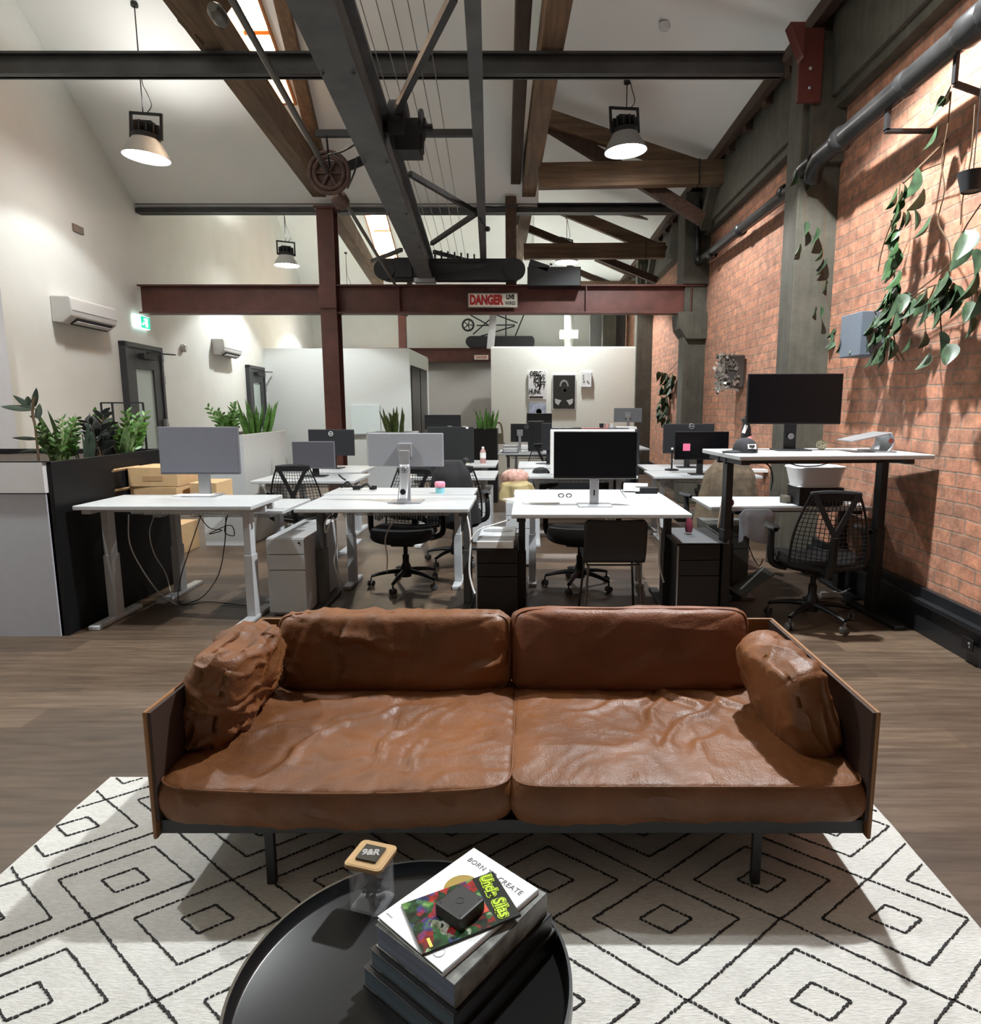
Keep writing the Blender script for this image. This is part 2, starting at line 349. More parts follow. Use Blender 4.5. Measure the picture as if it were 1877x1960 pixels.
# baseboard
g = G(); g.bb(2.60, XW, -4.6, YB, 0, .2); g.bb(2.575, XW, -4.6, YB, .2, .235); g.bb(2.62, XW, -4.6, YB, .235, .30)
struct(g, 'baseboard_right', mat('baseboard_black', (.012, .013, .015), .4), 'black stepped skirting board along the brick wall', bevel=.004)
# meeting room boxes at the back
g = G(); g.bb(-7.0, -2.93, 16.0, 16.12, 0, 2.86); g.bb(-3.05, -2.93, 16.12, 19, 0, 2.86); g.bb(-7, -2.95, 16.02, 18.98, 2.862, 2.9)
struct(g, 'wall_meeting_left', mat('meeting_wall', (.68, .71, .69), .6), 'pale green-grey meeting room wall behind the red column')
g = G()
for y0, y1 in ((16.12, 17.3), (17.42, 18.5)): g.bb(-2.94, -2.90, y0, y1, 0, 2.5)
struct(g, 'door_3', mat('dark_glass', (.006, .006, .006), .15), 'pair of dark glass doors on the side of the meeting room')
g = G(); g.bb(-.84, 2.34, 14.3, 14.42, 0, 2.76); g.bb(-.84, -.72, 14.42, 20, 0, 2.76); g.bb(-.83, 2.33, 14.32, 19.98, 2.762, 2.79)
struct(g, 'wall_poster', mat('cream_wall', (.78, .79, .72), .7), 'cream wall hung with posters at the far end')
g = G(); g.bb(-4.6, -.7, 20.9, 21.0, 0, 3.0); struct(g, 'wall_recess', mat('recess_wall', (.40, .39, .37), .7), 'grey wall in the recess under the rear red beam')  # mid-grey paint, darker than the other walls
g = G(); g.bb(1.65, 2.62, 18.0, 18.1, 2.7, 5.0); struct(g, 'trim_8', mat('grey_panel', (.16, .155, .15), .7), 'dark grey panel high beside the far pillar')
g = G(); g.bb(1.95, 2.3, 17.5, 17.9, 0, 4.4); struct(g, 'trim_9', 'concrete', 'grey corner pillar above the poster wall')
# ================================================================== STEEL, TIMBER, CRANE
# long red beams
def red_beam(y, x0, x1, lab, zt=3.30, h=.42, hanger=True):
    t = thing('red_steel_beam', lab, 'beam', (0, y, zt-h/2), 0, 'red steel crane beams')
    g = G(); g.ibeam((x0, 0, 0), (x1, 0, 0), .2, h, .025); g.out('girder', REDST, t, bevel=.003)
    g = G()
    for x in (-1.95, .85, x1-.2): g.box((x, -.05, 0), (.014, .09, h-.05))
    g.out('stiffener', REDST, t)
    g = G()
    for i in range(4):
        for j in range(4): g.lathe([(.011, 0), (.011, .012), (.005, .018)], 8, (-2.99-.12+.08*i, -.012, -.12+.08*j), rmat(R(90), 0, 0))
    g.out('rivets', REDST, t, smooth=True)
    return t
rb = red_beam(10.03, lwx(9.9)+.02, 2.62, 'long dark red riveted steel beam crossing the room, carrying the danger sign')
g = G(); g.bb(-.37, .37, -.01, 0, -.105, .105); sg = g.out('warning_sign', mat('sign_cream', (.72, .69, .60), .5), None, loc=at(943, 575, Y=9.933))
tag(sg, 'DANGER LIVE WIRES sign on the near red beam', 'sign')
g = G(); g.bb(-.366, .366, -.013, -.009, .095, .101); g.bb(-.366, .366, -.013, -.009, -.101, -.095); g.bb(-.366, -.36, -.013, -.009, -.1, .1); g.bb(.36, .366, -.013, -.009, -.1, .1); g.out('border', BLK, sg)
SRED = mat('sign_red', (.42, .02, .02), .5)
text('lettering', 'DANGER', .185, SRED, sg, (-.10, -.012, 0), (PI/2, 0, 0), .012, .66)
text('small_lettering', 'LIVE', .088, BLK, sg, (.262, -.012, .046), (PI/2, 0, 0), .006, .74)
text('small_lettering', 'WIRES', .078, BLK, sg, (.262, -.012, -.046), (PI/2, 0, 0), .002, .72)
t = thing('red_steel_beam', 'far red steel beam running behind the tops of the meeting rooms', 'beam', (0, 20.7, 3.1), 0, 'red steel crane beams')
g = G(); g.ibeam((-7, 0, 0), (2.6, 0, 0), .2, .42, .025); g.out('girder', REDST, t)
g = G(); g.bb(-.22, .22, -.01, 0, -.07, .07); s2 = g.out('warning_sign', 'sign_cream', None, loc=at(921, 684, Y=20.58)); tag(s2, 'small distant DANGER sign half hidden by the poster wall', 'sign')
text('lettering', 'DANGER', .11, SRED, s2, (0, -.012, 0), (PI/2, 0, 0), .003, .8)
# columns
t = thing('red_steel_column', 'tall dark red steel column rising through the long red beam', 'column', (-3.0, 10.03, 0), 0)
g = G(); g.bb(-.12, .12, -.13, -.11, 0, 4.4); g.bb(-.12, .12, .11, .13, 0, 4.4); g.bb(-.012, .012, -.11, .11, 0, 4.4); g.out('shaft', REDST, t)
g = G(); g.prism([(-.13, 0), (.13, 0), (.13, .3), (-.13, .3)], -.16, -.13, Matrix.Translation((0, 0, 2.95)) @ rmat(R(90), 0, 0) @ Matrix.Translation((0, 0, .29))); g.bb(-.15, .15, -.16, .16, 4.36, 4.4); g.bb(-.16, .16, -.16, .16, 0, .03); g.out('plates', REDST, t)
g = G(); g.bb(-.11, .11, -.1, .1, 0, 4.6); o = g.out('red_steel_column', REDST, None, loc=(-3.93, 20.45, 0)); tag(o, 'slim dark red column far away between the beam and the meeting room', 'column')
g = G(); g.bb(-.08, .08, -.08, .08, 0, 1.25); o = g.out('timber_post', 'timber_dark', None, loc=tuple(at(978, 500, Y=10.03))[:2]+(3.3,)); tag(o, 'short dark post standing on the red beam under the middle timber beam', 'post')
# tie beams
def tie(y, x0, x1, z, h, wd, lab, m):
    g = G(); g.ibeam((x0, 0, 0), (x1, 0, 0), wd, h, .02); g.bb(x0, x1, .0, .03, -h*.5, h*.5)
    o = g.out('steel_crossbeam', m, None, loc=(0, y, z)); g = G(); g.bb(x0, x1, -wd/2-.012, -wd/2, -h/2, -h*.02); g.out('lower_plate', GYST if h > .2 else m, o); tag(o, lab, 'beam', 'dark steel crossbeams'); return o
tie(6.08, -5.47, 2.2, 4.44, .185, .1, 'dark steel crossbeam nearest the camera, high across the whole photo', DKST)
tie(10.2, lwx(10.2)+.01, 2.3, 4.44, .14, .14, 'thinner dark crossbeam above the red beam at the foot of the sloping ceiling', DKST)
g = G(); g.bb(-.02, .17, -.02, .02, -.30, .26); g.prism([(-.02, .0), (-.14, .26), (-.02, .26)], -.02, .1, rmat(R(90), 0, 0)); 
o = g.out('red_bracket', mat('bright_red_oxide', (.11, .022, .016), .55), None, loc=(2.24, 5.76, 4.30)); tag(o, 'red steel bracket where the near crossbeam meets the concrete pillar', 'bracket')
g = G()
for z in (-.05, -.2): g.lathe([(.014, 0), (.014, .015), (.006, .02)], 8, (.07, -.02, z), rmat(R(90), 0, 0))
g.out('bolts', SILV, o, smooth=True)
# long timbers
def timber_run(pts, wd, ht, lab, name='timber_beam', m='timber'):
    p = [Vector(q) for q in pts]; t0 = p[0]; g = G()
    for a, b_ in zip(p, p[1:]): g.beam(a-t0, b_-t0, wd, ht)
    o = g.out(name, m, None, loc=t0, bevel=.01); return tag(o, lab, 'beam')
timber_run([(-2.5, 3.2, 4.74), (-3.14, 10.5, 4.74), (-4.0, 17.8, 4.74)], .21, .36, 'heavy timber beam running from the top left down to the red column')
timber_run([(-2.70, 7.6, 6.05), (-2.93, 9.75, 4.64)], .16, .2, 'reddish-brown timber rafter beside the bright skylight')
timber_run([(.36, 3.0, 4.72), (-.02, 10.2, 4.72), (-.34, 15.8, 4.66)], .2, .32, 'weathered timber beam running overhead right of the vertical grey steel')
timber_run([(.05, 3.6, 5.15), (-.27, 11.6, 4.72)], .14, .28, 'darker timber beam just left of the weathered overhead one', m='timber_dark')
timber_run([(-2.05, 5.9, 5.5), (-2.85, 5.9, 4.6)], .16, .18, 'slanting timber brace in front of the skylight')
timber_run([(.30, 5.0, 5.3), (.12, 5.5, 4.9)], .07, .12, 'short timber strut beside the middle beam at the top edge', m='timber')
timber_run([tuple(at(775, 605, Y=14.2)), tuple(at(790, 500, Y=14.2))], .1, .1, 'slim post behind the long red beam', m='timber_dark')
def truss(y, zc, lab, bc, rafters, n):
    t = thing('roof_truss', lab, 'truss', (0, y, 4.3), 0, 'timber roof trusses on the right')
    def P(px_, py_): v = at(px_, py_, Y=y); return v-Vector((0, y, 4.3))
    a, b_ = P(*bc[0]), P(*bc[1]); g = G(); g.beam(a, b_, .14, bc[2]); g.out('bottom_chord', 'timber_x', t, bevel=.006)
    for i, (p, q, th, dy) in enumerate(rafters):
        g = G(); o = Vector((0, dy, 0)); g.beam(P(*p)+o, P(*q)+o, .1, th); g.out('rafter', 'timber_dark' if i else 'timber_x', t, bevel=.005)
    g = G(); 
    for u in (.86,): v = a.lerp(b_, u); g.box(v, (.012, .16, bc[2]+.02))
    g.out('strap', 'black_metal', t)
truss(8.9, 7.9, 'nearest roof truss with a pendant lamp in front of it', ((1030, 338), (1385, 331), .30), [((1035, 214), (1380, 330), .20, .12), ((1035, 216), (1352, 412), .17, .2)], 0)
truss(12.0, 11.5, 'roof truss seen between the two dark crossbeams', ((1002, 482), (1272, 480), .26), [((1075, 396), (1275, 480), .2, .12), ((1005, 428), (1262, 532), .12, .24), ((1180, 392), (1330, 418), .13, .3)], 0)
truss(15.5, 15, 'furthest roof truss just above the long red beam', ((1050, 548), (1215, 547), .2), [((1140, 492), (1240, 536), .13, .1), ((1085, 507), (1190, 552), .13, .2)], 0)
timber_run([tuple(at(1380, -14, Y=6.4)), tuple(at(1552, 48, Y=6.4))], .16, .2, 'dark rafter at the top edge meeting the near pillar', m='timber_dark')
# crane: main girder, walkway channel, bracing, drive shaft, end carriage
cr = thing('overhead_crane', 'old black travelling crane hung across the middle of the ceiling', 'crane', (-1.5, 9.75, 3.32))
O = Vector((-1.5, 9.75, 3.32))
zc = 3.5
A, B = Vector((-.93, 2.3, zc)), Vector((-1.52, 9.9, zc))
g = G(); g.ibeam(A-O, B-O, .21, .36, .03); g.beam(A-O, B-O, .10, .3); g.out('main_girder', GYST, cr)
g = G()
for k in range(5):
    p = A.lerp(B, .2+k*.17)-O
    for dx in (-.085, .085): g.lathe([(.012, 0), (.012, .012), (.005, .018)], 8, p+Vector((dx, 0, -.19)), rmat(PI, 0, 0))
g.out('rivets', GYST, cr, smooth=True)
c0, c1 = at(903, -40, z=3.7), at(925, 508, Y=9.75)
c1.z = 3.66
g = G(); g.beam(c0-O, c1-O, .09, .12); g.beam(c0-O+Vector((.03, 0, .03)), c1-O+Vector((.03, 0, .03)), .02, .18); g.out('walkway_channel', GYST, cr)
def br(p, q, wd=.045, ht=.05, z=3.68): 
    g = G(); g.beam(at(*p, z=z)-O, at(*q, z=z)-O, wd, ht); g.out('brace', DKST, cr)
br((868, -8), (760, 210)); br((605, 256), (912, 255)); br((785, 333), (908, 405)); br((826, 466), (912, 408)); br((830, 482), (922, 506)); br((712, 500), (768, 478))
# gear housing and motor on girder
gc = at(765, 245, z=3.62)
g = G(); g.lathe([(.1, -.07), (.17, -.06), (.17, .06), (.1, .07)], 20, gc-O+Vector((0, 0, .02)), rmat(0, R(90), 0)); g.bb(*(lambda v: (v.x-.02, v.x+.16, v.y-.12, v.y+.1, v.z-.2, v.z+.02))(gc-O)); 
g.box(gc-O+Vector((.1, -.02, -.12)), (.16, .1, .12)); g.box(gc-O+Vector((.14, .05, .04)), (.12, .12, .06)); g.tube([gc-O+Vector((-.2, 0, 0)), gc-O+Vector((.25, 0, 0))], .03, 10)
g.lathe([(.11, -.012), (.11, .012)], 20, gc-O+Vector((.17, 0, .02)), rmat(0, R(90), 0)); g.out('gear_housing', BLKM, cr, smooth=True)
# hand wheel / pulley with guard
wc = at(632, 333, z=3.45); rw = .15
g = G()
for r_, th in ((.165, .018), (.125, .02)): g.tube([wc-O+Vector((math.cos(a)*r_, -.03, math.sin(a)*r_)) for a in [2*PI*k/28 for k in range(28)]], th, 8, closed=True)
for k in range(6): a = k*PI/3; g.tube([wc-O+Vector((0, -.03, 0)), wc-O+Vector((math.cos(a)*r_, -.03, math.sin(a)*r_))], .012, 6)
g.lathe([(.12, -.05), (.13, 0), (.12, .05)], 24, wc-O+Vector((0, .03, -.02)), rmat(R(90), 0, 0)); g.out('pulley_wheel', mat('rusty_iron', (.10, .055, .045), .6, .3, noise_amt=.3), cr, smooth=True)
g = G(); g.lathe([(.05, -.06), (.075, -.03), (.075, .05), (.04, .07)], 14, at(652, 385, z=3.38)-O, rmat(R(60), 0, R(-15))); g.out('bearing', 'rusty_iron', cr, smooth=True); g = G(); g.beam(wc-O+Vector((.05, .0, .02)), wc-O+Vector((.38, .05, .17)), .03, .07); g.box(wc-O+Vector((.38, .05, .17)), (.08, .1, .16))
g.out('bearing_bracket', BLKM, cr); g = G(); g.tube([wc-O+Vector((0, 0, .02)), at(624, 258, z=3.66)-O], .009, 6); g.out('hanger_rod', BLKM, cr, smooth=True)
g = G(); g.tube(smoothpts([at(628, 296, z=3.5)-O, at(655, 290, z=3.5)-O, at(682, 275, z=3.55)-O]), .008, 6); g.tube(smoothpts([at(665, 360, z=3.4)-O, at(678, 330, z=3.42)-O, at(684, 300, z=3.5)-O]), .008, 6); g.out('hose', CABB, cr, smooth=True)
s0, s1, s2_ = at(428, -30, z=3.46), at(632, 340, z=3.46), at(758, 548, Y=9.7)
g = G(); g.tube([s0-O, s1-O], .021, 12); g.tube([s1-O, s2_-O], .02, 12); g.lathe([(.025, -.06), (.042, -.03), (.042, .03), (.025, .06)], 14, at(417, 28, z=3.5)-O, rmat(R(85), 0, 0)); g.out('drive_shaft', mat('shaft_steel', (.13, .12, .105), .4, .6), cr, smooth=True)
# end carriage on the red beam
g = G(); e0, e1 = at(738, 524, Y=9.75), at(1002, 520, Y=9.75)
def cap_poly(x0, x1, h):
    r = h/2; P_ = []
    for k in range(9): a = PI/2+PI*k/8; P_.append((x0+r+math.cos(a)*r, math.sin(a)*r))
    for k in range(9): a = -PI/2+PI*k/8; P_.append((x1-r+math.cos(a)*r*.6, math.sin(a)*r))
    return P_
FX = Matrix(((1, 0, 0, 0), (0, 0, -1, 0), (0, 1, 0, 0), (0, 0, 0, 1)))
x0 = at(722, 520, Y=9.75).x-O.x; x1 = at(1004, 520, Y=9.75).x-O.x
g.prism(cap_poly(x0, x1, .3), -.1, .1, Matrix.Translation((0, .05, .15)) @ FX); g.out('end_carriage', mat('crane_black', (.022, .024, .027), .45, .2), cr, bevel=.006)
g = G(); g.lathe([(.13, -.03), (.15, -.03), (.15, .03), (.13, .03)], 24, (x0+.12, -.07, .14), rmat(R(90), 0, 0)); g.lathe([(.13, -.03), (.15, -.03), (.15, .03), (.13, .03)], 24, (x1-.14, -.07, .14), rmat(R(90), 0, 0)); g.bb(x0+.27, x0+.52, -.1, 0, .03, .3)
for k in range(8): g.bb(.12+k*.095, .14+k*.095, -.05, .02, .26, .42-.01*k); 
g.bb(.1, .85, -.06, .02, .24, .27); g.tube([(.2, -.12, .05), (.75, -.12, .14), (.98, -.12, .2)], .008, 6); g.lathe([(.02, 0), (.05, .01), (.05, .05), (.02, .06)], 12, (-.02, -.1, -.03)); g.lathe([(.02, 0), (.05, .01), (.05, .05), (.02, .06)], 12, (.13, -.1, -.01)); g.out('wheel_and_gear', BLKM, cr, smooth=True)
g = G(); bx = at(1060, 530, Y=9.8)-O; g.box(bx+Vector((0, .1, 0)), (.78, .3, .27)); g.box(bx+Vector((-.22, .1, .15)), (.3, .3, .1), rot=rmat(0, R(18), 0)); o = g.out('switch_box', mat('switch_black', (.01, .011, .013), .5), cr, bevel=.01)
g = G(); g.bb(-.16, .14, -.06, .1, -.03, .03); g.out('rail_clamp', SILV, cr, loc=(.0, -.1, -.02), bevel=.004)
g = G(); q0 = at(915, 408, z=3.66)-O; g.tube(smoothpts([q0, q0+Vector((.03, 0, -.08)), q0+Vector((.08, 0, -.14))]), .008, 6); g.lathe([(.0, -.03), (.03, -.02), (.035, 0), (.03, .02), (0, .03)], 12, q0+Vector((.1, 0, -.17)), cap=False); g.tube([q0+Vector((.03, 0, .07)), q0+Vector((.2, 0, .06)), q0+Vector((.45, 0, .08))], .012, 6); g.out('limit_switch', BLKM, cr, smooth=True)
# live wires
for i in range(5):
    p = at(683+31*i, -20, z=4.25); q = at(838+13.5*i, 500, z=4.2); q = p.lerp(q, 1.0)
    g = G(); g.tube([Vector((0, 0, 0)), (q-p)*.5+Vector((0, 0, -.02)), q-p], .004, 5); o = g.out('live_wire', mat('wire_grey', (.22, .21, .2), .5, .5), None, loc=p, smooth=True)
    tag(o, 'thin conductor wire, %s of the five running beside the crane girder' % ['leftmost', 'second from the left', 'middle one', 'second from the right', 'rightmost'][i], 'wire', 'crane conductor wires')
# machine stack seen below red beam
mc = thing('second_crane', 'smaller distant crane mechanism below the DANGER LIVE WIRES sign', 'crane', at(955, 655, Y=20.65))
Q = at(955, 655, Y=20.65)
def F_(x, y): return at(x, y, Y=20.65)-Q
g = G(); g.prism(cap_poly(F_(883, 0).x, F_(1028, 0).x, .34), -.2, .2, FX); g.out('carriage', CHAR, mc)
g = G(); g.tube([F_(897, 624)+Vector((math.cos(a)*.17, -.25, math.sin(a)*.17)) for a in [2*PI*k/20 for k in range(20)]], .03, 8, closed=True)
for k in range(5): a = k*2*PI/5; g.tube([F_(897, 624)+Vector((0, -.25, 0)), F_(897, 624)+Vector((math.cos(a)*.17, -.25, math.sin(a)*.17))], .015, 6)
g.out('wheel', BLKM, mc, smooth=True)
g = G()
for p, q in (((905, 640), (950, 600)), ((912, 623), (985, 622)), ((915, 645), (985, 624)), ((985, 645), (1002, 603)), ((968, 645), (968, 603)), ((940, 625), (900, 603)), ((950, 603), (990, 618)), ((925, 646), (985, 650))): g.tube([F_(*p), F_(*q)], .02, 6)
g.out('linkage', BLKM, mc, smooth=True)
g = G(); g.beam(at(944, 603, Y=15)-at(944, 603, Y=15), at(938, 668, Y=15)-at(944, 603, Y=15), .16, .1); o = g.out('steel_hanger', mat('hanger_grey', (.24, .23, .22), .5), None, loc=at(944, 603, Y=15)); tag(o, 'pale grey steel hanger in front of the distant crane', 'hanger')
g = G(); p = at(1088, 668, Y=19); p.z = 2.78+.33; g.lathe([(.13, -.33), (.13, 1.25)], 20, (0, 0, 0)); g.lathe([(.15, 0), (.15, .1)], 20, (0, 0, .28)); g.bb(-.26, .26, -.15, .15, .32, .55); o = g.out('white_duct', mat('duct_white', (.62, .64, .60), .5), None, loc=p, smooth=True); tag(o, 'white vertical duct with a collar above the poster wall', 'duct')
# big pipe along the brick wall
pp = thing('drain_pipe', 'thick dark pipe with jointed collars running along the top of the brick wall', 'pipe', (2.36, 2.0, 3.5))
g = G(); g.tube([(0, 0, .0), (0, 3.55, 0), (.02, 3.7, -.03), (.04, 3.78, -.1)], .072, 18); g.out('pipe_run', mat('pipe_dark', (.03, .029, .029), .35, .4, noise_amt=.3, nscale=8), pp, smooth=True)
for y, l, r_ in ((.85, .1, .085), (2.35, .05, .08), (3.2, .06, .09)):
    g = G(); g.lathe([(.070, -l), (r_, -l*.6), (r_, l*.6), (.070, l)], 18, (0, y, 0), rmat(R(90), 0, 0), cap=False); g.out('collar', 'pipe_dark', pp, smooth=True)
g = G()
for y, l, r_ in ((1.5, .16, .09), (1.72, .12, .086)): g.lathe([(.070, -l), (r_, -l*.6), (r_, l*.6), (.070, l)], 18, (0, y, 0), rmat(R(90), 0, 0), cap=False)
g.lathe([(.0, .0), (.05, .0), (.05, .11), (0, .11)], 14, (0, 1.62, .04)); g.out('inspection_joint', 'pipe_dark', pp, smooth=True)
g = G()
for y in (1.15, 2.55): g.bb(-.012, .012, y-.02, y+.02, -.2, -.06); g.bb(-.012, .3, y-.02, y+.02, -.21, -.19)
g.out('brackets', BLKM, pp)
p2 = thing('drain_pipe', 'lower dark pipe between the two near concrete pillars', 'pipe', (2.5, 6.3, 3.55))
g = G(); g.tube(smoothpts([(-.14, -.62, -.03), (-.16, -.45, -.05), (-.14, -.3, -.1), (-.02, -.1, -.1), (0, .1, -.02), (0, .4, 0), (0, 3.6, .06)]), .06, 16); g.out('pipe_run', 'pipe_dark', p2, smooth=True)
for y in (.35, 1.7, 2.9):
    g = G(); g.lathe([(.058, -.06), (.075, -.04), (.075, .04), (.058, .06)], 16, (0, y, .02), rmat(R(90), 0, 0), cap=False); g.out('collar', 'pipe_dark', p2, smooth=True)
g = G()
g.tube(smoothpts([(-.03, 3.3, .04), (-.05, 3.45, .1), (-.05, 3.5, .4), (-.05, 3.5, .9)]), .05, 12); g.out('down_pipe', 'pipe_dark', p2, smooth=True)
t = thing('iron_bracket', 'thin iron bracket sticking out of the brick wall under the pipe', 'bracket', at(1728, 350, X=2.4))
g = G(); g.tube([(0, 0, 0), (.26, .0, .26)], .008, 6); g.out('rod', STEM, t)
t = thing('iron_bracket', 'bent iron bracket under the pipe at the right edge', 'bracket', at(1826, 160, X=2.38))
g = G(); g.beam((0, 0, 0), (0, 0, .16), .02, .03); g.beam((0, 0, 0), (.27, -.02, -.10), .02, .03); g.out('rod', BLKM, t)
# pendant lamps
def pendant():
    t = thing('pendant_lamp', '', 'lamp', (0, 0, 0), 0, 'industrial pendant lamps')
    g = G(); g.lathe([(.07, .17), (.11, .16), (.165, .07), (.20, .0), (.192, .0), (.158, .07), (.105, .15), (.07, .16)], 36, cap=False); g.out('shade', mat('shade_grey', (.33, .33, .32), .5, .2), t, smooth=True)
    g = G(); g.lathe([(.0, -.02), (.10, -.014), (.16, -.002), (.189, .010), (.184, .03), (0, .04)], 36, cap=False); g.out('diffuser', LIT, t, smooth=True)
    g = G(); g.lathe([(.115, .15), (.118, .19), (.10, .2), (.06, .21)], 28)
    for k in range(12): a = k*PI/6; g.box((math.cos(a)*.085, math.sin(a)*.085, .24), (.06, .012, .08), a)
    g.bb(-.07, .07, -.05, .05, .2, .30); g.out('heat_sink', BLKM, t, smooth=True)
    g = G(); g.beam((-.135, 0, .17), (-.135, 0, .37), .02, .02); g.beam((.135, 0, .17), (.135, 0, .37), .02, .02); g.beam((-.145, 0, .37), (.145, 0, .37), .02, .02); g.bb(-.14, -.1, -.02, .02, .16, .19); g.bb(.1, .14, -.02, .02, .16, .19); g.out('bracket', BLKM, t)
    return t
def lampdata(nm, p): 
    d = bpy.data.lights.new(nm, 'SPOT'); d.shadow_soft_size = .07; d.spot_size = R(128); d.spot_blend = .22; d.energy = p; d.color = (.95, .985, 1); return d
pl = pendant(); LAMPS = []
spots = [(-4.36, 7.8, 4.30, 'grey pendant lamp hanging upper left in front of the white wall', .12, 4),
 (1.13, 8.05, 4.46, 'grey pendant lamp hanging in front of the nearest roof truss', .62, -4),
 (-5.0, 13.8, 4.37, 'smaller grey pendant lamp hanging just above the red beam, left of the column', .5, 0),
 (.77, 13.9, 4.45, 'pendant lamp half hidden behind the crane switch box', 1.1, 0),
 (-5.2, 19.0, 4.4, 'pendant lamp above the far meeting room', .4, 0), (.6, 18.6, 4.4, 'pendant lamp behind the poster wall', .5, 0),
 (-3.5, 3.6, 4.5, 'pendant lamp overhead left of the camera', .72, 0), (1.36, 4.0, 4.5, 'pendant lamp overhead right of the camera', 1.8, 0)]
copies = [pl]+[dup(pl, (0, 0, 0)) for _ in spots[1:]]
for i, (x, y, z, lab, k, tl) in enumerate(spots):
    o = copies[i]; o.location = (x, y, z); o['label'] = lab; o['group'] = 'industrial pendant lamps'; o.scale = (1.27, 1.27, 1.27)
    o.rotation_euler = (0, R(tl), R(15*(i % 4)))
    zc_ = (bayz(y) if x < XS else EZ+(2.45-x)*SL)-.02
    top = (zc_-z)/1.27
    g = G(); g.tube([(0, 0, .37), (0, 0, top)], .005, 6)
    h_ = min(top, 1.1); g.tube(smoothpts([(.04, 0, .38), (.08, 0, .44), (.05, 0, .54), (.01, 0, .66), (0, 0, h_)]), .004, 6); g.lathe([(.03, top-.03), (.03, top)], 12); c_ = g.out('cord', CABB, o, smooth=True); c_.rotation_euler = (0, -R(tl), 0)
    L_ = bpy.data.objects.new('lamp_light', lampdata('lamp_light', LAMP_W*k)); C.objects.link(L_); L_.parent = o; L_.location = (0, 0, -.03)
    cl = (top-.4)*1.27; u_ = bpy.data.lights.new('ceiling_fill_light', 'SPOT'); u_.spot_size = R(165); u_.spot_blend = .5; u_.shadow_soft_size = .1; u_.color = (1, .97, .93); u_.energy = FILL_W*(min(cl, 3.0)/3)**2*3.7 if cl > 1 else 0  # added upward fill to brighten the ceiling, not a vent of the lamp
    U_ = bpy.data.objects.new('ceiling_fill_light', u_); C.objects.link(U_); U_.parent = o; U_.location = (0, 0, .43); U_.rotation_euler = (PI, 0, 0)
# ================================================================== DOORS, WALL UNITS
def wall_frame(y0, y1, px_top):
    a = Vector((lwx(y0), y0, 0)); b_ = Vector((lwx(y1), y1, 0)); return a, b_
def door(y0, y1, n, lab):
    a, b_ = wall_frame(y0, y1, 0); ang = math.atan2(b_.y-a.y, b_.x-a.x); W = (b_-a).length; H_ = 2.42
    g = G(); g.bb(0, .07, -.09, .02, 0, H_); g.bb(W-.07, W, -.09, .02, 0, H_); g.bb(0, W, -.09, .02, H_-.07, H_+.0)
    d = struct(g, 'door_%d' % n, DOORG, lab, loc=a, rz=ang, bevel=.004)
    g = G(); g.bb(.07, .30, -.07, -.01, .01, H_-.07); g.bb(W-.30, W-.07, -.07, -.01, .01, H_-.07); g.bb(.3, W-.3, -.07, -.01, .01, .5); g.bb(.3, W-.3, -.07, -.01, 2.05, H_-.07); g.out('door_leaf', DOORG, d, bevel=.003)
    g = G(); g.bb(.3, W-.3, -.045, -.035, .5, 2.05); g.out('frosted_pane', FROST, d)
    g = G(); g.bb(W-.12, W-.09, -.12, -.07, 1.0, 1.3); g.tube([(W-.1, -.1, 1.05), (W-.22, -.13, 1.05)], .012, 6); g.out('door_handle', SILV, d)
    g = G()
    for z in (.3, 1.1, 1.85, 2.2): g.tube([(W-.035, -.1, z), (W-.035, -.1, z+.13)], .016, 6)
    g.out('hinge', SILV, d)
    g = G(); g.bb(W*.35, W*.72, -.15, -.08, H_-.22, H_-.14); g.beam((W*.5, -.12, H_-.12), (W+.12, -.22, H_-.10), .03, .02); g.out('door_closer', CHAR, d)
    return d
door(9.3, 10.45, 1, 'dark grey door with a frosted pane under the green exit sign')
door(14.6, 15.75, 2, 'second dark grey door with a frosted pane, further down the left wall')
def wall_local(y):
    return Vector((lwx(y), y, 0)), math.atan2(1, -.1)
def aircon(y, lab):
    p, ang = wall_local(y); t = thing('air_conditioner', lab, 'air conditioner', (p.x, p.y, 2.5), ang, 'wall-mounted air conditioners')
    prof = [(0, 0), (-.12, -.01), (-.22, .07), (-.235, .14), (-.225, .28), (-.20, .30), (0, .30)]
    g = G(); g.prism([(x, z) for x, z in prof], 0, 1.02, Matrix(((0, 0, 1, 0), (1, 0, 0, 0), (0, 1, 0, 0), (0, 0, 0, 1)))); g.out('casing', PLAST, t, bevel=.012)
    g = G(); g.box((.54, -.165, .02), (.80, .11, .012), rot=rmat(R(-42), 0, 0)); g.out('air_outlet', CHAR, t)
    g = G(); g.box((.54, -.178, .006), (.78, .06, .006), rot=rmat(R(-25), 0, 0)); g.out('louvre', PLAST, t)
    g = G(); g.bb(.02, 1.0, -.237, -.232, .135, .139); g.out('seam', GREYM, t)
    return t
aircon(7.85, 'white wall-mounted air conditioner nearest the camera, above the planter'); aircon(12.75, 'white air conditioner further away, left of the second door')
p, ang = wall_local(9.75)
t = thing('exit_sign', 'glowing green running-man exit sign above the nearer door', 'sign', (p.x, p.y, 2.66), ang)
g = G(); g.bb(0, .42, -.06, 0, 0, .19); g.out('light_box', mat('exit_white', (.8, .9, .85), .5, emit=(.75, 1, .92), es=.9), t, bevel=.01)
g = G(); g.bb(.14, .41, -.066, -.06, .01, .18); g.out('green_panel', mat('exit_green', (.0, .22, .13), .5, emit=(0, .45, .27), es=.7), t)
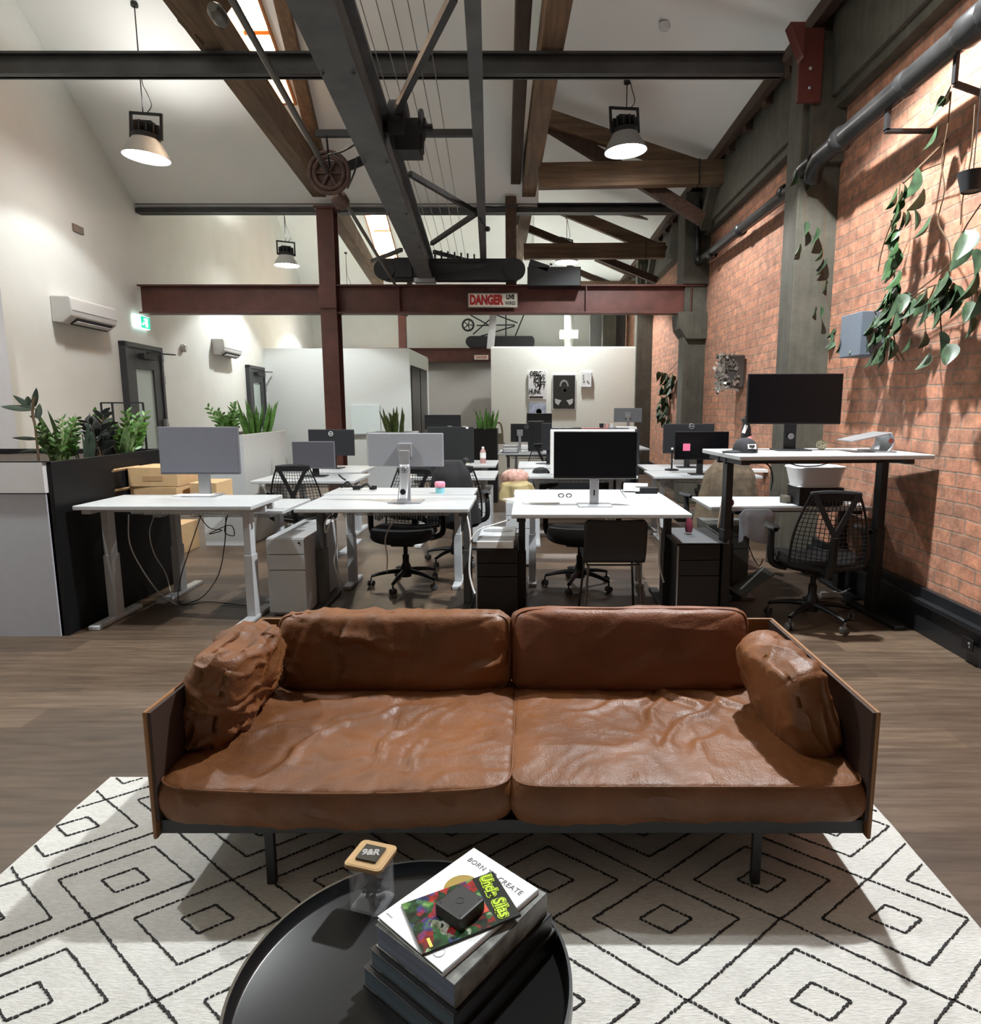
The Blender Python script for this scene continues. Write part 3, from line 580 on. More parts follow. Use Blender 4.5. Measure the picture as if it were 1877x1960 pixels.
g = G(); g.bb(.26, .33, -.07, -.066, .03, .16); g.bb(.2, .26, -.07, -.066, .07, .1); g.lathe([(.0, 0), (.018, 0)], 10, (.23, -.069, .14), rmat(R(90), 0, 0)); g.bb(.16, .2, -.07, -.066, .05, .08); g.out('running_figure', 'exit_white', t)
p, ang = wall_local(8.45)
g = G(); g.bb(0, .22, -.02, 0, 0, .09); o = g.out('wall_vent', mat('vent_brown', (.22, .17, .14), .6), None, loc=(p.x, p.y, 3.68), rz=ang); tag(o, 'small brown vent high on the left wall above the air conditioner', 'vent')
p, ang = wall_local(11.4)
g = G(); g.lathe([(.07, 0), (.07, .05), (.05, .07)], 20, rot=rmat(R(90), 0, 0)); o = g.out('wall_sounder', PLAST, None, loc=(p.x, p.y, 2.5), rz=ang, smooth=True); tag(o, 'small round white wall unit between the door and the further air conditioner', 'alarm')
p = at(1273, 5, z=5.35)
g = G(); g.lathe([(.06, 0), (.055, -.03), (.04, -.05), (0, -.055)], 20, cap=False); o = g.out('smoke_detector', PLAST, None, loc=(p.x, p.y, EZ+(2.45-p.x)*SL-.03), smooth=True); tag(o, 'white smoke detector on the ceiling at the top edge', 'detector')
# posters
def poster(x0, y0, x1, y1, lab, m, frame=None):
    a, b_ = at(x0, y0, Y=14.28), at(x1, y1, Y=14.28); w_, h_ = b_.x-a.x, a.z-b_.z
    t = thing('poster', lab, 'poster', ((a.x+b_.x)/2, 14.275, b_.z)); t.location.y = 14.29
    g = G(); g.bb(-w_/2, w_/2, -.02, 0, 0, h_); g.out('frame', frame or PAPER, t)
    return t, w_, h_
t, w_, h_ = poster(1011, 712, 1046, 764, 'white poster covered in black hand lettering', PAPER)
for i, (s, z) in enumerate((('DESIGN', .93), ('BLOWS', .80), ('FOR', .68), ('CRAFT', .52), ('HUNGER', .28))): text('lettering', s, .15 if i != 3 else .19, BLK, t, (0, -.022, z*h_), (PI/2, 0, R(2)*(-1)**i), .004, .62)
g = G(); g.box((-.03, -.022, .045), (.3, .004, .03)); g.box((.05, -.022, .30), (.025, .004, .32), rot=rmat(0, R(8), 0)); g.out('brush_strokes', BLK, t)
t, w_, h_ = poster(1057, 717, 1101, 784, 'framed dark portrait poster of a person in a pale collar', PAPER, PAPER)
g = G(); g.bb(-w_/2+.015, w_/2-.015, -.024, -.02, .02, h_-.015); g.out('print', mat('portrait_black', (.022, .022, .018), .5), t)
g = G(); 
g.grid(lambda u, v: (.0+math.cos(PI*v)*(.10-.035*u), -.027, .50+math.sin(PI*v)*(.15-.05*u)), 1, 14); g.lathe([(0, 0), (.03, 0)], 12, (.02, -.026, .42), rmat(R(90), 0, 0)); g.out('pale_hair', mat('portrait_grey', (.25, .25, .24), .6), t)
g = G(); 
for s in (-1, 1): g.prism([(s*.05, .20), (s*.2, .24), (s*.19, .14), (s*.12, .09), (s*.09, .15)], .024, .028, rmat(R(90), 0, 0))
g.out('pale_collar', mat('portrait_light', (.5, .5, .48), .6), t)
t, w_, h_ = poster(1112, 713, 1131, 740, 'small white framed print, rightmost on the poster wall', PAPER)
g = G(); 
for q in ((-.06, .22), (-.06, .16), (-.05, .1), (.03, .1), (.05, .07)): g.bb(q[0]-.015, q[0]+.015, -.023, -.02, q[1], q[1]+.03)
g.out('print_marks', GREYM, t); g = G(); g.bb(-w_/2-.01, w_/2+.012, -.03, 0, -.015, 0); g.bb(w_/2, w_/2+.012, -.03, 0, 0, h_); g.out('print_frame', SILV, t)
t, w_, h_ = poster(1012, 772, 1045, 800, 'pale blue print half hidden behind the far monitor', PAPER, mat('print_blue', (.42, .47, .58), .6, noise_amt=.4, nscale=8))
g = G(); g.lathe([(0, 0), (.06, 0)], 16, (.03, -.022, .14), rmat(R(90), 0, 0)); g.out('pale_disc', PAPER, t)
a, b_ = at(671, 775, Y=15.97), at(728, 830, Y=15.97)
g = G(); g.bb(0, b_.x-a.x, -.03, 0, 0, a.z-b_.z); o = g.out('whiteboard', mat('board_white', (.70, .78, .78), .18), None, loc=(a.x, 15.99, b_.z), bevel=.004); tag(o, 'pale whiteboard on the meeting room wall right of the red column', 'whiteboard')
g = G(); g.bb(-.02, b_.x-a.x+.02, -.06, 0, -.03, 0); g.out('pen_ledge', SILV, o)
# ================================================================== DESKS
def desk(name, lab, x0, x1, y0, y1, h, legm, foot=True, rz=0, group=None, tray=True, legs=(.12, .12), top_t=.03):
    cx_, cy_ = (x0+x1)/2, (y0+y1)/2; W, D = x1-x0, y1-y0
    t = thing(name, lab, 'desk', (cx_, cy_, 0), rz, group)
    g = G(); g.bb(-W/2, W/2, -D/2, D/2, h-top_t, h); g.out('desktop', WHITE, t, bevel=.006)
    for s in (-1, 1):
        lx = s*(W/2-legs[0 if s < 0 else 1]-.035)
        g = G(); g.bb(lx-.03, lx+.03, -.045, .045, .03, h*.55); g.bb(lx-.024, lx+.024, -.038, .038, h*.5, h-.06); g.bb(lx-.03, lx+.03, -D/2+.06, D/2-.06, h-top_t-.035, h-top_t); g.out('leg', legm, t, bevel=.003)
        if foot: g = G(); g.bb(lx-.035, lx+.035, -D/2+.02, D/2-.02, 0, .03); g.out('foot', legm, t, bevel=.006)
    g = G(); g.bb(-W/2+legs[0], W/2-legs[0], -.03, .0, h-top_t-.05, h-top_t-.01); g.bb(-W/2+legs[0], W/2-legs[0], .1, .13, h-top_t-.05, h-top_t-.01); g.out('crossbar', legm, t)
    if tray:
        g = G(); n = int(W/.045)
        for k in range(n): x = -W/2+.2+k*(W-.4)/(n-1); g.tube([(x, .16, h-.05), (x, .16, h-.13), (x, .27, h-.13), (x, .27, h-.05)], .0022, 4)
        for yy, zz in ((.16, h-.13), (.27, h-.13), (.215, h-.13), (.16, h-.09), (.27, h-.09), (.16, h-.05)): g.tube([(-W/2+.2, yy, zz), (W/2-.2, yy, zz)], .0028, 4)
        g.out('cable_tray', WHITE2, t)
    return t
dk = desk('height_adjustable_desk', 'white desk with white legs nearest the planter, carrying the pale-screened monitor', -2.99, -1.82, 4.15, 4.70, .855, WHITE2, legs=(.01, .11)); 
desk('height_adjustable_desk', 'white desk with dark legs holding the silver monitor and the pink-lidded jar', -1.63, -.42, 4.38, 5.07, .80, GYST, legs=(.04, .01))
desk('height_adjustable_desk', 'white desk with black legs holding the black screen on a silver stand and loose papers', -.12, 1.07, 4.16, 5.15, .80, BLKM, legs=(.03, .02))
desk('standing_desk', 'tall white standing desk on black legs beside the brick wall', 1.30, 2.60, 4.10, 4.80, 1.19, BLKM, rz=R(4.5), tray=False, legs=(.03, .09))
desk('desk', 'white desk backing onto the front left desk, only its right end showing', -2.98, -1.84, 4.74, 5.36, .73, WHITE2, group=None)
desk('desk', 'white desk backing onto the desk with the silver monitor', -1.66, -.45, 5.12, 5.55, .80, WHITE2)
desk('desk', 'white desk strip directly behind the papers desk', -.13, 1.08, 5.2, 5.5, .79, WHITE2)
desk('desk', 'low white desk by the brick wall behind the standing desk', 1.38, 2.62, 4.82, 5.42, .74, BLKM, tray=False, legs=(.2, .05))
desk('desk', 'white desk in the second row with the mesh chair pushed up to it', -2.80, -1.76, 6.4, 7.1, .76, WHITE2)
desk('desk', 'white desk just beyond the mesh-chair desk at the foot of the red column', -2.86, -1.90, 7.2, 8.0, .77, WHITE2)
desk('desk', 'white desk beside the chair with the black jacket', -1.35, -.36, 6.7, 7.45, .76, WHITE2)
desk('desk', 'white desk holding the pink bottle and the paper clutter', -1.40, -.42, 8.0, 8.8, .77, WHITE2)
desk('desk', 'white desk behind the black screen, with a dark crumpled cloth on it', -.07, 1.15, 6.75, 7.5, .77, WHITE2)
desk('desk', 'white desk immediately beyond the one with the crumpled cloth', -.14, 1.2, 7.75, 8.6, .77, WHITE2)
desk('desk', 'furthest white desk, holding the printer-like tray left of the dark monitors', -.50, .9, 10.1, 10.95, .77, WHITE2)
desk('desk', 'narrow white desk left of the tall black planter pot', -1.50, -.92, 8.95, 9.7, .77, WHITE2)
desk('desk', 'furthest row desk in front of the poster wall', -.40, 2.1, 11.2, 12.4, .77, WHITE2)
desk('desk', 'white desk under the monitor with the pink note', 1.33, 2.5, 6.85, 7.45, .76, WHITE2)
desk('desk', 'white desk beyond the one with the pink note, against the brick wall', 1.38, 2.55, 7.5, 8.2, .765, WHITE2)
# ================================================================== MONITORS
def ring_logo(t, x, y, z, r, m, s=1):
    g = G(); g.tube([(x+math.cos(a)*r, y, z+math.sin(a)*r) for a in [2*PI*k/24 for k in range(24)]], r*.13, 6, closed=True); g.out('logo_ring', m, t)
    text('logo_letters', 'DELL', r*.85, m, t, (x, y-.001*s, z), (PI/2, 0, 0 if s > 0 else PI), .0008, .8)
def monitor(lab, x0, y0, x1, y1, Y, side, m, base_z, neck=None, stand=SILV, rz=0, logo=None, base=True, pale=None, name='monitor', bulge=0, full=0):
    a, b_ = at(x0, y0, Y=Y), at(x1, y1, Y=Y); W = b_.x-a.x; cx_ = (a.x+b_.x)/2; zt, zb = a.z, b_.z
    t = thing(name, lab, 'monitor', (cx_, Y, base_z), rz); zt -= base_z; zb -= base_z
    if side == 'back' and bulge is not None:
        g = G(); g.bb(-W/2, W/2, 0, .022, zb, zt); g.out('casing', m, t, bevel=.006)
        g = G(); g.bb(-W/2+.004, W/2-.004, .0225, .025, zb+.004, zt-.004); g.out('screen', SCR, t)
        if bulge: g = G(); g.bb(-W*.32, W*.32, -.012, 0, zb+.03, zb+(zt-zb)*.62); g.out('rear_bulge', m, t, bevel=.01)
        ny = -.035 if full else .05
    else:
        g = G(); g.bb(-W/2, W/2, 0, .03, zb, zt); g.out('casing', BLK if pale is None else m, t, bevel=.004)
        g = G(); g.bb(-W/2+.006, W/2-.006, -.002, 0, zb+.014, zt-.006); g.out('screen', SCR if pale is None else pale, t)
        ny = .055
    nw = neck or .07
    g = G(); g.bb(-nw/2, nw/2, ny-.012, ny+.012, .008, (zt+zb)/2 if full else zb+.1); (g.bb(-.05, .05, ny, 0, (zt+zb)/2-.05, (zt+zb)/2+.05) if full else g.bb(-.04, .04, .02, ny, zb+.05, zb+.1)); g.out('stand_neck', stand, t, bevel=.005)
    if base: g = G(); g.bb(-.12, .12, -.09+ny*.5, .09+ny*.5, 0, .01); g.out('stand_base', stand, t, bevel=.004)
    if logo: ring_logo(t, logo[0], -.003, zt-logo[1], logo[2], logo[3])
    return t
monitor('large monitor with a pale reflection painted on its face, on the white-legged desk', 300, 817, 459, 908, 4.62, 'front', MMID, .855, .085, SILV, pale=mat('pale_reflection', (.17, .175, .21), .4, .1))  # screen reflection put into a flat pale colour
t = monitor('silver-backed monitor with a broad round-logo stand on the second desk', 702, 829, 849, 893, 4.72, 'back', MGREY, .80, .075, SILV, rz=R(-2), full=1)
g = G(); g.grid(lambda u, v: (-.035+.07*u, -.05-.10*(1-v)**2, .02+.26*v), 4, 10); g.out('curved_stand', SILV, t, solid=.012, smooth=True)
ring_logo(t, 0, -.062, .245, .018, GREYM)
g = G(); g.lathe([(.0, 0), (.02, 0), (.02, .01)], 14, (0, -.115, .09), rmat(R(90), 0, 0)); g.out('cable_hole', BLK, t)
t = monitor('black monitor screen on a silver stand beside the loose papers', 1060, 826, 1218, 916, 4.50, 'front', MDARK, .80, .065, SILV)
g = G(); g.bb(-.006, .004, .04, .042, .07, .11); g.out('cable_slot', BLK, t)
t = monitor('large black monitor on the tall standing desk', 1434, 715, 1606, 812, 4.55, 'front', MDARK, 1.19, .085, BLKM, rz=R(-3))
g = G(); g.lathe([(.0, 0), (.022, 0), (.022, .004)], 18, (0.0, .035, .10), rmat(R(90), 0, 0)); g.out('round_emblem', GREYM, t)
monitor('dark monitor back with a bright round logo, in front of the red column', 587, 822, 680, 872, 7.6, 'back', MDARK, .77, .07, BLKM, rz=R(-6), logo=(0, .05, .026, PAPER))
monitor('monitor with a mid-grey reflection painted on its face, above the mesh chair', 558, 845, 641, 897, 6.8, 'front', MMID, .76, .07, BLKM, pale=mat('grey_reflection', (.075, .075, .09), .4, .1))  # grey screen colour stands in for reflected light
monitor('flat black monitor furthest back left of the black planter', 812, 794, 882, 822, 9.3, 'back', MDARK, .77, .07, BLKM)
t = monitor('large black monitor back behind the silver one, with a white sticker in its corner', 817, 817, 907, 886, 7.3, 'back', mat('monitor_black', (.016, .018, .019), .45), .76, .08, BLKM)
g = G(); g.box((.19, -.003, .5), (.03, .004, .02)); g.box((.16, -.003, .515), (.03, .004, .008)); g.out('sticker', PAPER, t)
g = G(); g.bb(-.03, .02, -.004, 0, .515, .522); g.out('name_mark', SILV, t)
t = monitor('wide dark monitor back behind the one with the pink note', 1270, 811, 1365, 868, 7.75, 'back', MDARK, .765, .07, BLKM, logo=(.03, .03, .03, SILV))
t = monitor('black monitor with a square pink note stuck on it', 1292, 826, 1393, 880, 7.0, 'front', MDARK, .76, .07, BLKM)
g = G(); g.box((-.165, -.004, .30), (.078, .002, .078)); g.out('sticky_note', PINK, t)
monitor('small black monitor directly under the pale blue print', 1008, 791, 1056, 812, 12.0, 'back', 'monitor_black', .77, .07, BLKM)
t = monitor('dark monitor back on a pale stand, next to the paper tray', 977, 811, 1012, 846, 10.4, 'back', MDARK, .77, .045, SILV, logo=(.11, .05, .028, GREYM), full=1)
monitor('dark narrow monitor between the pale-stand one and the angled one', 1010, 806, 1040, 862, 10.6, 'back', 'monitor_black', .77, .06, BLKM)
monitor('angled dark grey monitor back just left of the white-framed board', 1034, 810, 1056, 862, 8.2, 'back', MDARK, .77, .05, BLKM, rz=R(-35), logo=None)
t = monitor('pale grey monitor back furthest right beside the concrete pillar', 1175, 781, 1228, 808, 11.5, 'back', mat('monitor_far', (.20, .215, .23), .4), .77, .05, SILV, full=1)
# white framed board behind the black screen
a, b_ = at(1053, 822, Y=6.9), at(1214, 905, Y=6.9)
t = thing('desk_screen', 'white-edged upright panel standing behind the black monitor screen', 'panel', ((a.x+b_.x)/2, 6.92, .77)); W = b_.x-a.x; Hh = a.z-.77
g = G(); g.bb(-W/2, W/2, 0, .03, 0, Hh); g.out('panel', PLAST, t, bevel=.01)
g = G(); g.bb(-W/2+.04, W/2-.04, .03, .034, .03, Hh-.03); g.out('face', SCR, t)
# ================================================================== CHAIRS
def star_base(t, r=.29, a0=.2, m=BLK, h=.09):
    for k in range(5):
        a = a0+k*2*PI/5; c_, s_ = math.cos(a), math.sin(a)
        g = G(); p0, p1 = Vector((.03*c_, .03*s_, h+.04)), Vector((r*c_, r*s_, h)); n_ = 8; sd = Vector((-s_, c_, 0))
        def f(u, v):
            ctr = p0.lerp(p1, u)+Vector((0, 0, .01*math.sin(PI*u))); w2 = .026-.01*u; h2 = .022-.010*u; aa = 2*PI*v; return ctr+sd*math.cos(aa)*w2+Vector((0, 0, 1))*math.sin(aa)*h2
        g.grid(f, 8, 10); L_ = g.out('base_leg', m, t, smooth='all')
        g = G(); c0 = Vector((r*c_, r*s_, 0)); rot = rmat(0, 0, a+1.1)
        for d in (-.016, .016): g.lathe([(.0, -.009), (.022, -.009), (.027, -.005), (.027, .005), (.022, .009), (0, .009)], 14, c0+rot @ Vector((0, d, .029)), rot @ rmat(R(90), 0, 0), cap=False)
        g.tube([c0+Vector((0, 0, .03)), c0+Vector((0, 0, .085))], .008, 6); g.out('caster', mat('caster_grey', (.09, .09, .09), .3), L_, smooth=True)
    g = G(); g.lathe([(.045, h-.01), (.05, h+.05), (.034, h+.10), (.028, h+.11), (.028, .27), (.018, .27), (.018, .38)], 16); g.out('gas_column', m, t, smooth=True)
def mesh_chair(lab, loc, rz, group='mesh-back office chairs', seat_z=.46, back=True, arms=True):
    # faces +Y: backrest at -Y
    t = thing('office_chair', lab, 'chair', loc, rz, group); star_base(t)
    g = G()
    def st_(u, v):
        x = (u-.5)*2; y = (v-.5)*2; k = max(abs(x), abs(y)); r_ = (abs(x)**3.5+abs(y)**3.5)**(1/3.5) or 1
        x2, y2 = x*k/r_ if r_ else 0, y*k/r_ if r_ else 0; return (x2*.255, y2*.25+.02, seat_z+.02*(x2*x2)-.035*max(0, y2)**3)
    g.grid(st_, 16, 16); g.out('seat', FAB, t, smooth='all', solid=.05)
    g = G(); g.lathe([(.24, -.01), (.25, .0), (.25, .02), (.2, -.03)], 24, (0, .02, seat_z-.04), Matrix.Diagonal((1, .95, 1, 1)), cap=False); g.bb(-.09, .09, -.1, .12, seat_z-.10, seat_z-.05); g.out('seat_shell', BLK, t, smooth=True)
    if arms:
        for s in (-1, 1):
            g = G(); g.tube(smoothpts([(s*.20, -.05, seat_z-.06), (s*.30, -.07, seat_z-.02), (s*.31, -.06, seat_z+.12), (s*.30, -.02, seat_z+.20)]), [.024]*13, 8); g.out('arm_support', BLK, t, smooth=True)
            g = G(); g.grid(lambda u, v: (s*(.30+.05*math.cos(2*PI*v)*math.sin(PI*min(max(u, .03), .97))**.5), -.14+.27*u, seat_z+.215+.014*math.sin(2*PI*v)), 12, 12); g.out('armrest', CHAR, t, smooth='all')
    if back:
        zb, zt = seat_z+.02, seat_z+.50
        def wd(v): return .235*(1-v)**1.0*1+.14*v+.03*math.sin(PI*v)
        def yb(v, x): return -.25-.10*v+.09*math.sin(PI*v*.9)*0-.0+.06*(abs(x)/.2)**2*(1-v)*-0-.05*(1-(x/.24)**2)*(1-v)
        g = G(); nx, nz = 15, 17
        for i in range(nx+1):
            u = -1+2*i/nx; g.tube([(u*wd(k/10), yb(k/10, u*wd(k/10)), zb+(zt-zb)*k/10) for k in range(11)], .0028, 4, cap=False)
        for j in range(nz+1):
            v = j/nz; g.tube([(u*wd(v), yb(v, u*wd(v)), zb+(zt-zb)*v-.03*(1-abs(u))*(1-v)) for u in [-1+k*.2 for k in range(11)]], .0028, 4, cap=False)
        g.out('back_mesh', BLK, t)
        g = G(); g.tube([(u*.15, -.355, zt+.0-.012*u*u) for u in [-1+k*.25 for k in range(9)]], .018, 8); g.bb(-.145, .145, -.372, -.352, zt-.05, zt-.0)
        for s in (-1, 1): g.tube([(s*wd(k/10), yb(k/10, wd(k/10)), zb+(zt-zb)*k/10) for k in range(11)], .008, 6)
        g.tube([(u*wd(0), yb(0, u*wd(0)), zb-.01-.03*(1-abs(u))) for u in [-1+k*.2 for k in range(11)]], .014, 6); g.out('back_frame', BLK, t, smooth=True)
        g = G(); mid = Vector((0, -.385, zb+.20))
        g.tube([(0, -.12, seat_z-.08), (0, -.30, seat_z-.04), (0, -.37, zb+.06), mid], [.03, .03, .028, .024], 8)
        for s in (-1, 1): g.beam(mid, (s*.13, -.365, zt-.01), .032, .018, (0, 1, 0))
        g.out('y_spine', BLK, t, smooth=True)
    return t
mesh_chair('black mesh-back office chair under the standing desk, beside the brick wall', (1.98, 4.36, 0), R(-8))
mesh_chair('black mesh-back chair behind the front left desks', (-2.2, 6.22, 0), R(5), arms=True)
mesh_chair('black office chair seen under the desk with the silver monitor', (-1.04, 5.28, 0), R(176), arms=True)
mesh_chair('black office chair under the papers desk, left of the black stacking chair', (.42, 5.25, 0), R(165), back=False)
mesh_chair('office chair with a black jacket hung over it, right of the silver monitor', (-.72, 6.12, 0), R(10))
mesh_chair('office chair draped with a brown coat near the brick wall', (1.77, 6.05, 0), R(8))
mesh_chair('office chair carrying a dark bundled jacket, right of the black screen', (1.15, 8.9, 0), R(0))
mesh_chair('far office chair in front of the angled dark monitor', (.15, 8.9, 0), R(170), arms=False)
# drapes
def drape(name, lab, cat, c, w0, w1, z0, z1, m, th=.09, seed=0, rz=0, folds=5):
    random.seed(seed); ph = [random.uniform(0, 6) for _ in range(4)]
    def f(u, v):
        a = 2*PI*u; v2 = v; ww = (w0*(1-v)+w1*v)*(1-.35*max(0, v-.82)/.18); dd = th*(1-.6*max(0, v-.8)/.2)
        rr = 1+.10*math.sin(folds*a+ph[0]+3*v)*(1-v*.6)+.05*math.sin(9*a+ph[1])
        z = z0+(z1-z0)*v+.03*math.sin(3*a+ph[2])*(1-v)
        return (math.copysign(abs(math.cos(a))**.75, math.cos(a))*ww*rr, math.copysign(abs(math.sin(a))**.8, math.sin(a))*dd*rr, z)
    g = G(); g.grid(f, 48, 18, closed_u=True); vs = [v for v in g.bm.verts]
    g._f([v for v in [g.bm.verts[:][i*19+18] for i in range(48)]])
    o = g.out(name, m, None, loc=c, rz=rz, smooth='all'); return tag(o, lab, cat)
COAT = mat('coat_brown', (.105, .078, .05), .9, noise_amt=.3, bump=.3, bscale=30)
drape('jacket', 'black jacket hanging over the chair back right of the silver monitor', 'jacket', (-.70, 5.78, 0), .24, .14, .42, 1.02, FAB, seed=3)
drape('coat', 'brown coat draped over a chair back, behind the pillar leg of the standing desk', 'coat', (1.79, 5.70, 0), .30, .20, .38, 1.03, COAT, seed=5)
drape('bundled_jacket', 'dark hooded jacket bundled on a chair between the two groups of monitors', 'jacket', (1.17, 8.5, 0), .26, .2, .75, 1.22, mat('jacket_grey', (.035, .038, .045), .9, bump=.4, bscale=25), seed=9, folds=7)
t = tag(drape('striped_throw', 'black and white striped scarf hanging behind the desk with the silver monitor', 'scarf', (-1.14, 5.62, 0), .22, .2, .52, .72, mat('stripe_cloth', (.55, .55, .55), .9), seed=2, th=.04), 'black and white striped scarf hanging behind the desk with the silver monitor', 'scarf')
m_ = MATS['stripe_cloth']; N, L = nodes(m_); wv = N.new('ShaderNodeTexWave'); wv.inputs['Scale'].default_value = 14; wv.bands_direction = 'X'; tcn = N.new('ShaderNodeTexCoord'); L.new(tcn.outputs['Object'], wv.inputs[0])
L.new(ramp(N, L, wv.outputs['Fac'], [(.45, (.03, .03, .03)), (.55, (.6, .6, .6))]), N['Principled BSDF'].inputs['Base Color'])
# stacking chair (black shell, back to the camera)
t = thing('stacking_chair', 'black plastic four-legged chair tucked under the papers desk, its back to the camera', 'chair', (.575, 4.42, 0))
def shell(u, v):
    x = (u-.5)*.42
    if v < .5: k = v/.5; y = .24-k*.38; z = .45+.0*k-.01*math.sin(PI*k)
    else: k = (v-.5)/.5; y = -.14-.10*math.sin(k*PI/2)**.7*1.0; z = .45+.305*k**1.15
    e = abs(u-.5)*2; y += .03*e*e*(1 if v > .5 else 0)*k; z += .012*e*e*(1 if v < .5 else 0)
    r_ = 1 if v < .92 else math.sqrt(max(0, 1-((v-.92)/.08)**2))*.12+.88
    return (x*r_*(.97 if v < .5 else 1), y, z)
g = G(); g.grid(shell, 20, 40); g.out('seat_shell', mat('shell_black', (.013, .014, .016), .5), t, smooth='all', solid=.012)
for sx_ in (-1, 1):
    for y0, y1 in ((-.12, -.20), (.16, .24)):
        g = G(); g.tube([(sx_*.17, y0, .43), (sx_*.205, y1, .0)], .009, 10); g.out('leg', mat('leg_steel', (.12, .12, .12), .25, .9), t, smooth=True)
g = G(); g.tube([(-.18, -.13, .425), (.18, -.13, .425)], .008, 6); g.tube([(-.18, .16, .425), (.18, .16, .425)], .008, 6); g.tube([(-.18, -.13, .425), (-.18, .16, .425)], .008, 6); g.tube([(.18, -.13, .425), (.18, .16, .425)], .008, 6); g.out('under_frame', 'leg_steel', t, smooth=True)
# ================================================================== PEDESTALS, CRATES
def pedestal(lab, x0, x1, y0, y1, h, m, edge, name='drawer_pedestal', face=None):
    t = thing(name, lab, 'cabinet', ((x0+x1)/2, (y0+y1)/2, 0)); W, D = x1-x0, y1-y0
    g = G(); g.bb(-W/2, W/2, -D/2+.02, D/2, .02, h); g.bb(-W/2+.02, W/2-.02, -D/2+.04, D/2-.02, 0, .02); g.out('body', m, t, bevel=.004)
    zs = [.025, .025+(h-.03)*.58, .025+(h-.03)*.79, h-.003]
    for a, b_ in zip(zs, zs[1:]):
        g = G(); g.bb(-W/2, W/2, -D/2, -D/2+.018, a+.003, b_-.003); d = g.out('drawer', face or m, t, bevel=.003)
    g = G(); g.lathe([(0, 0), (.008, 0), (.008, .004)], 10, (W/2-.035, -D/2-.001, h-.035), rmat(R(90), 0, 0)); g.out('lock', BLK, t)
    if edge: g = G(); g.bb(-W/2-.006, -W/2+.002, -D/2-.004, -D/2+.012, .02, h-.02); g.out('pale_edge', SILV, t)
    return t
pedestal('white three-drawer pedestal between the two left front desks', -1.87, -1.60, 4.47, 5.25, .575, WHITE2, False)
pedestal('black pedestal topped with white boxes, between the silver-monitor desk and the papers desk', -.375, -.085, 4.45, 5.05, .50, CHAR, True, face=mat('gloss_black', (.004, .004, .005), .3))
pedestal('black pedestal with a dark tray on top, left of the standing desk leg', 1.03, 1.32, 4.35, 4.95, .56, CHAR, True, face='gloss_black')
pedestal('grey-sided filing pedestal under the bag in the aisle', -.22, .02, 5.9, 6.5, .62, mat('pedestal_grey', (.36, .37, .36), .5), False, face=WHITE2)
pedestal('dark grey filing cabinet behind the mesh chair under the low desk', 1.5, 1.85, 5.3, 5.8, .52, mat('cabinet_grey', (.10, .105, .10), .5), False)
pedestal('white pedestal under the desk with the black jacket chair', -.62, -.42, 6.9, 7.4, .6, WHITE2, False)
t = thing('tray', 'flat dark grey tray on the right black pedestal', 'tray', (1.19, 4.62, .575))
g = G(); g.bb(-.19, .19, -.28, .28, -.015, -.005); g.bb(-.19, -.18, -.28, .28, -.005, .01); g.bb(.18, .19, -.28, .28, -.005, .01); g.out('tray_base', mat('tray_grey', (.07, .075, .08), .45), t, bevel=.004)
t = thing('router_box', 'white stacked box on the left black pedestal', 'box', (-.24, 4.64, .50))
g = G(); g.bb(-.135, .13, -.18, .16, 0, .055); g.out('lower_box', PLAST, t, bevel=.006)
t = thing('router_box', 'thin white box with a clear lid lying on the stacked white box', 'box', (-.23, 4.66, .556))
g = G(); g.bb(-.13, .13, -.18, .18, 0, .035); g.out('case', WHITE2, t, bevel=.005)
g = G(); g.lathe([(.10, 0), (.10, .003)], 24, (0, 0, .036), Matrix.Diagonal((1.1, .6, 1, 1))); g.out('lid_disc', SILV, t)
# cartons
for i, (x, y, z, dx, dy, dz, lab) in enumerate([(-2.83, 4.98, .731, .36, .34, .165, 'open cardboard carton, lower of the two behind the pale grey monitor'), (-2.835, 4.98, .90, .37, .34, .145, 'cardboard carton stacked on top beside the black planter'), (-2.50, 5.02, .731, .20, .30, .19, 'small brown carton right of the stacked pair')]):
    t = thing('cardboard_box', lab, 'box', (x, y, z), R(3*i-3), 'cardboard cartons'); g = G(); g.bb(-dx/2, dx/2, -dy/2, dy/2, 0, dz); g.out('carton', CARD, t, bevel=.003)
    g = G(); g.bb(-dx*.2, dx*.2, -dy/2-.002, -dy/2, dz*.3, dz*.55); g.out('printed_label', mat('carton_print', (.36, .22, .11), .8) if i else PAPER, t)
    if i < 2: g = G(); g.beam((-dx/2, -dy/2, dz), (-dx/2-.07, -dy/2, dz-.05), .3 if 0 else .01, dy*.9, (0, 1, 0)); g.out('flap', CARD, t)
t = thing('cardboard_box', 'small brown carton on the floor beside the white planter', 'box', (-3.66, 6.6, 0), 0, 'cardboard cartons'); g = G(); g.bb(-.1, .1, -.2, .2, 0, .3); g.out('carton', CARD, t, bevel=.003)
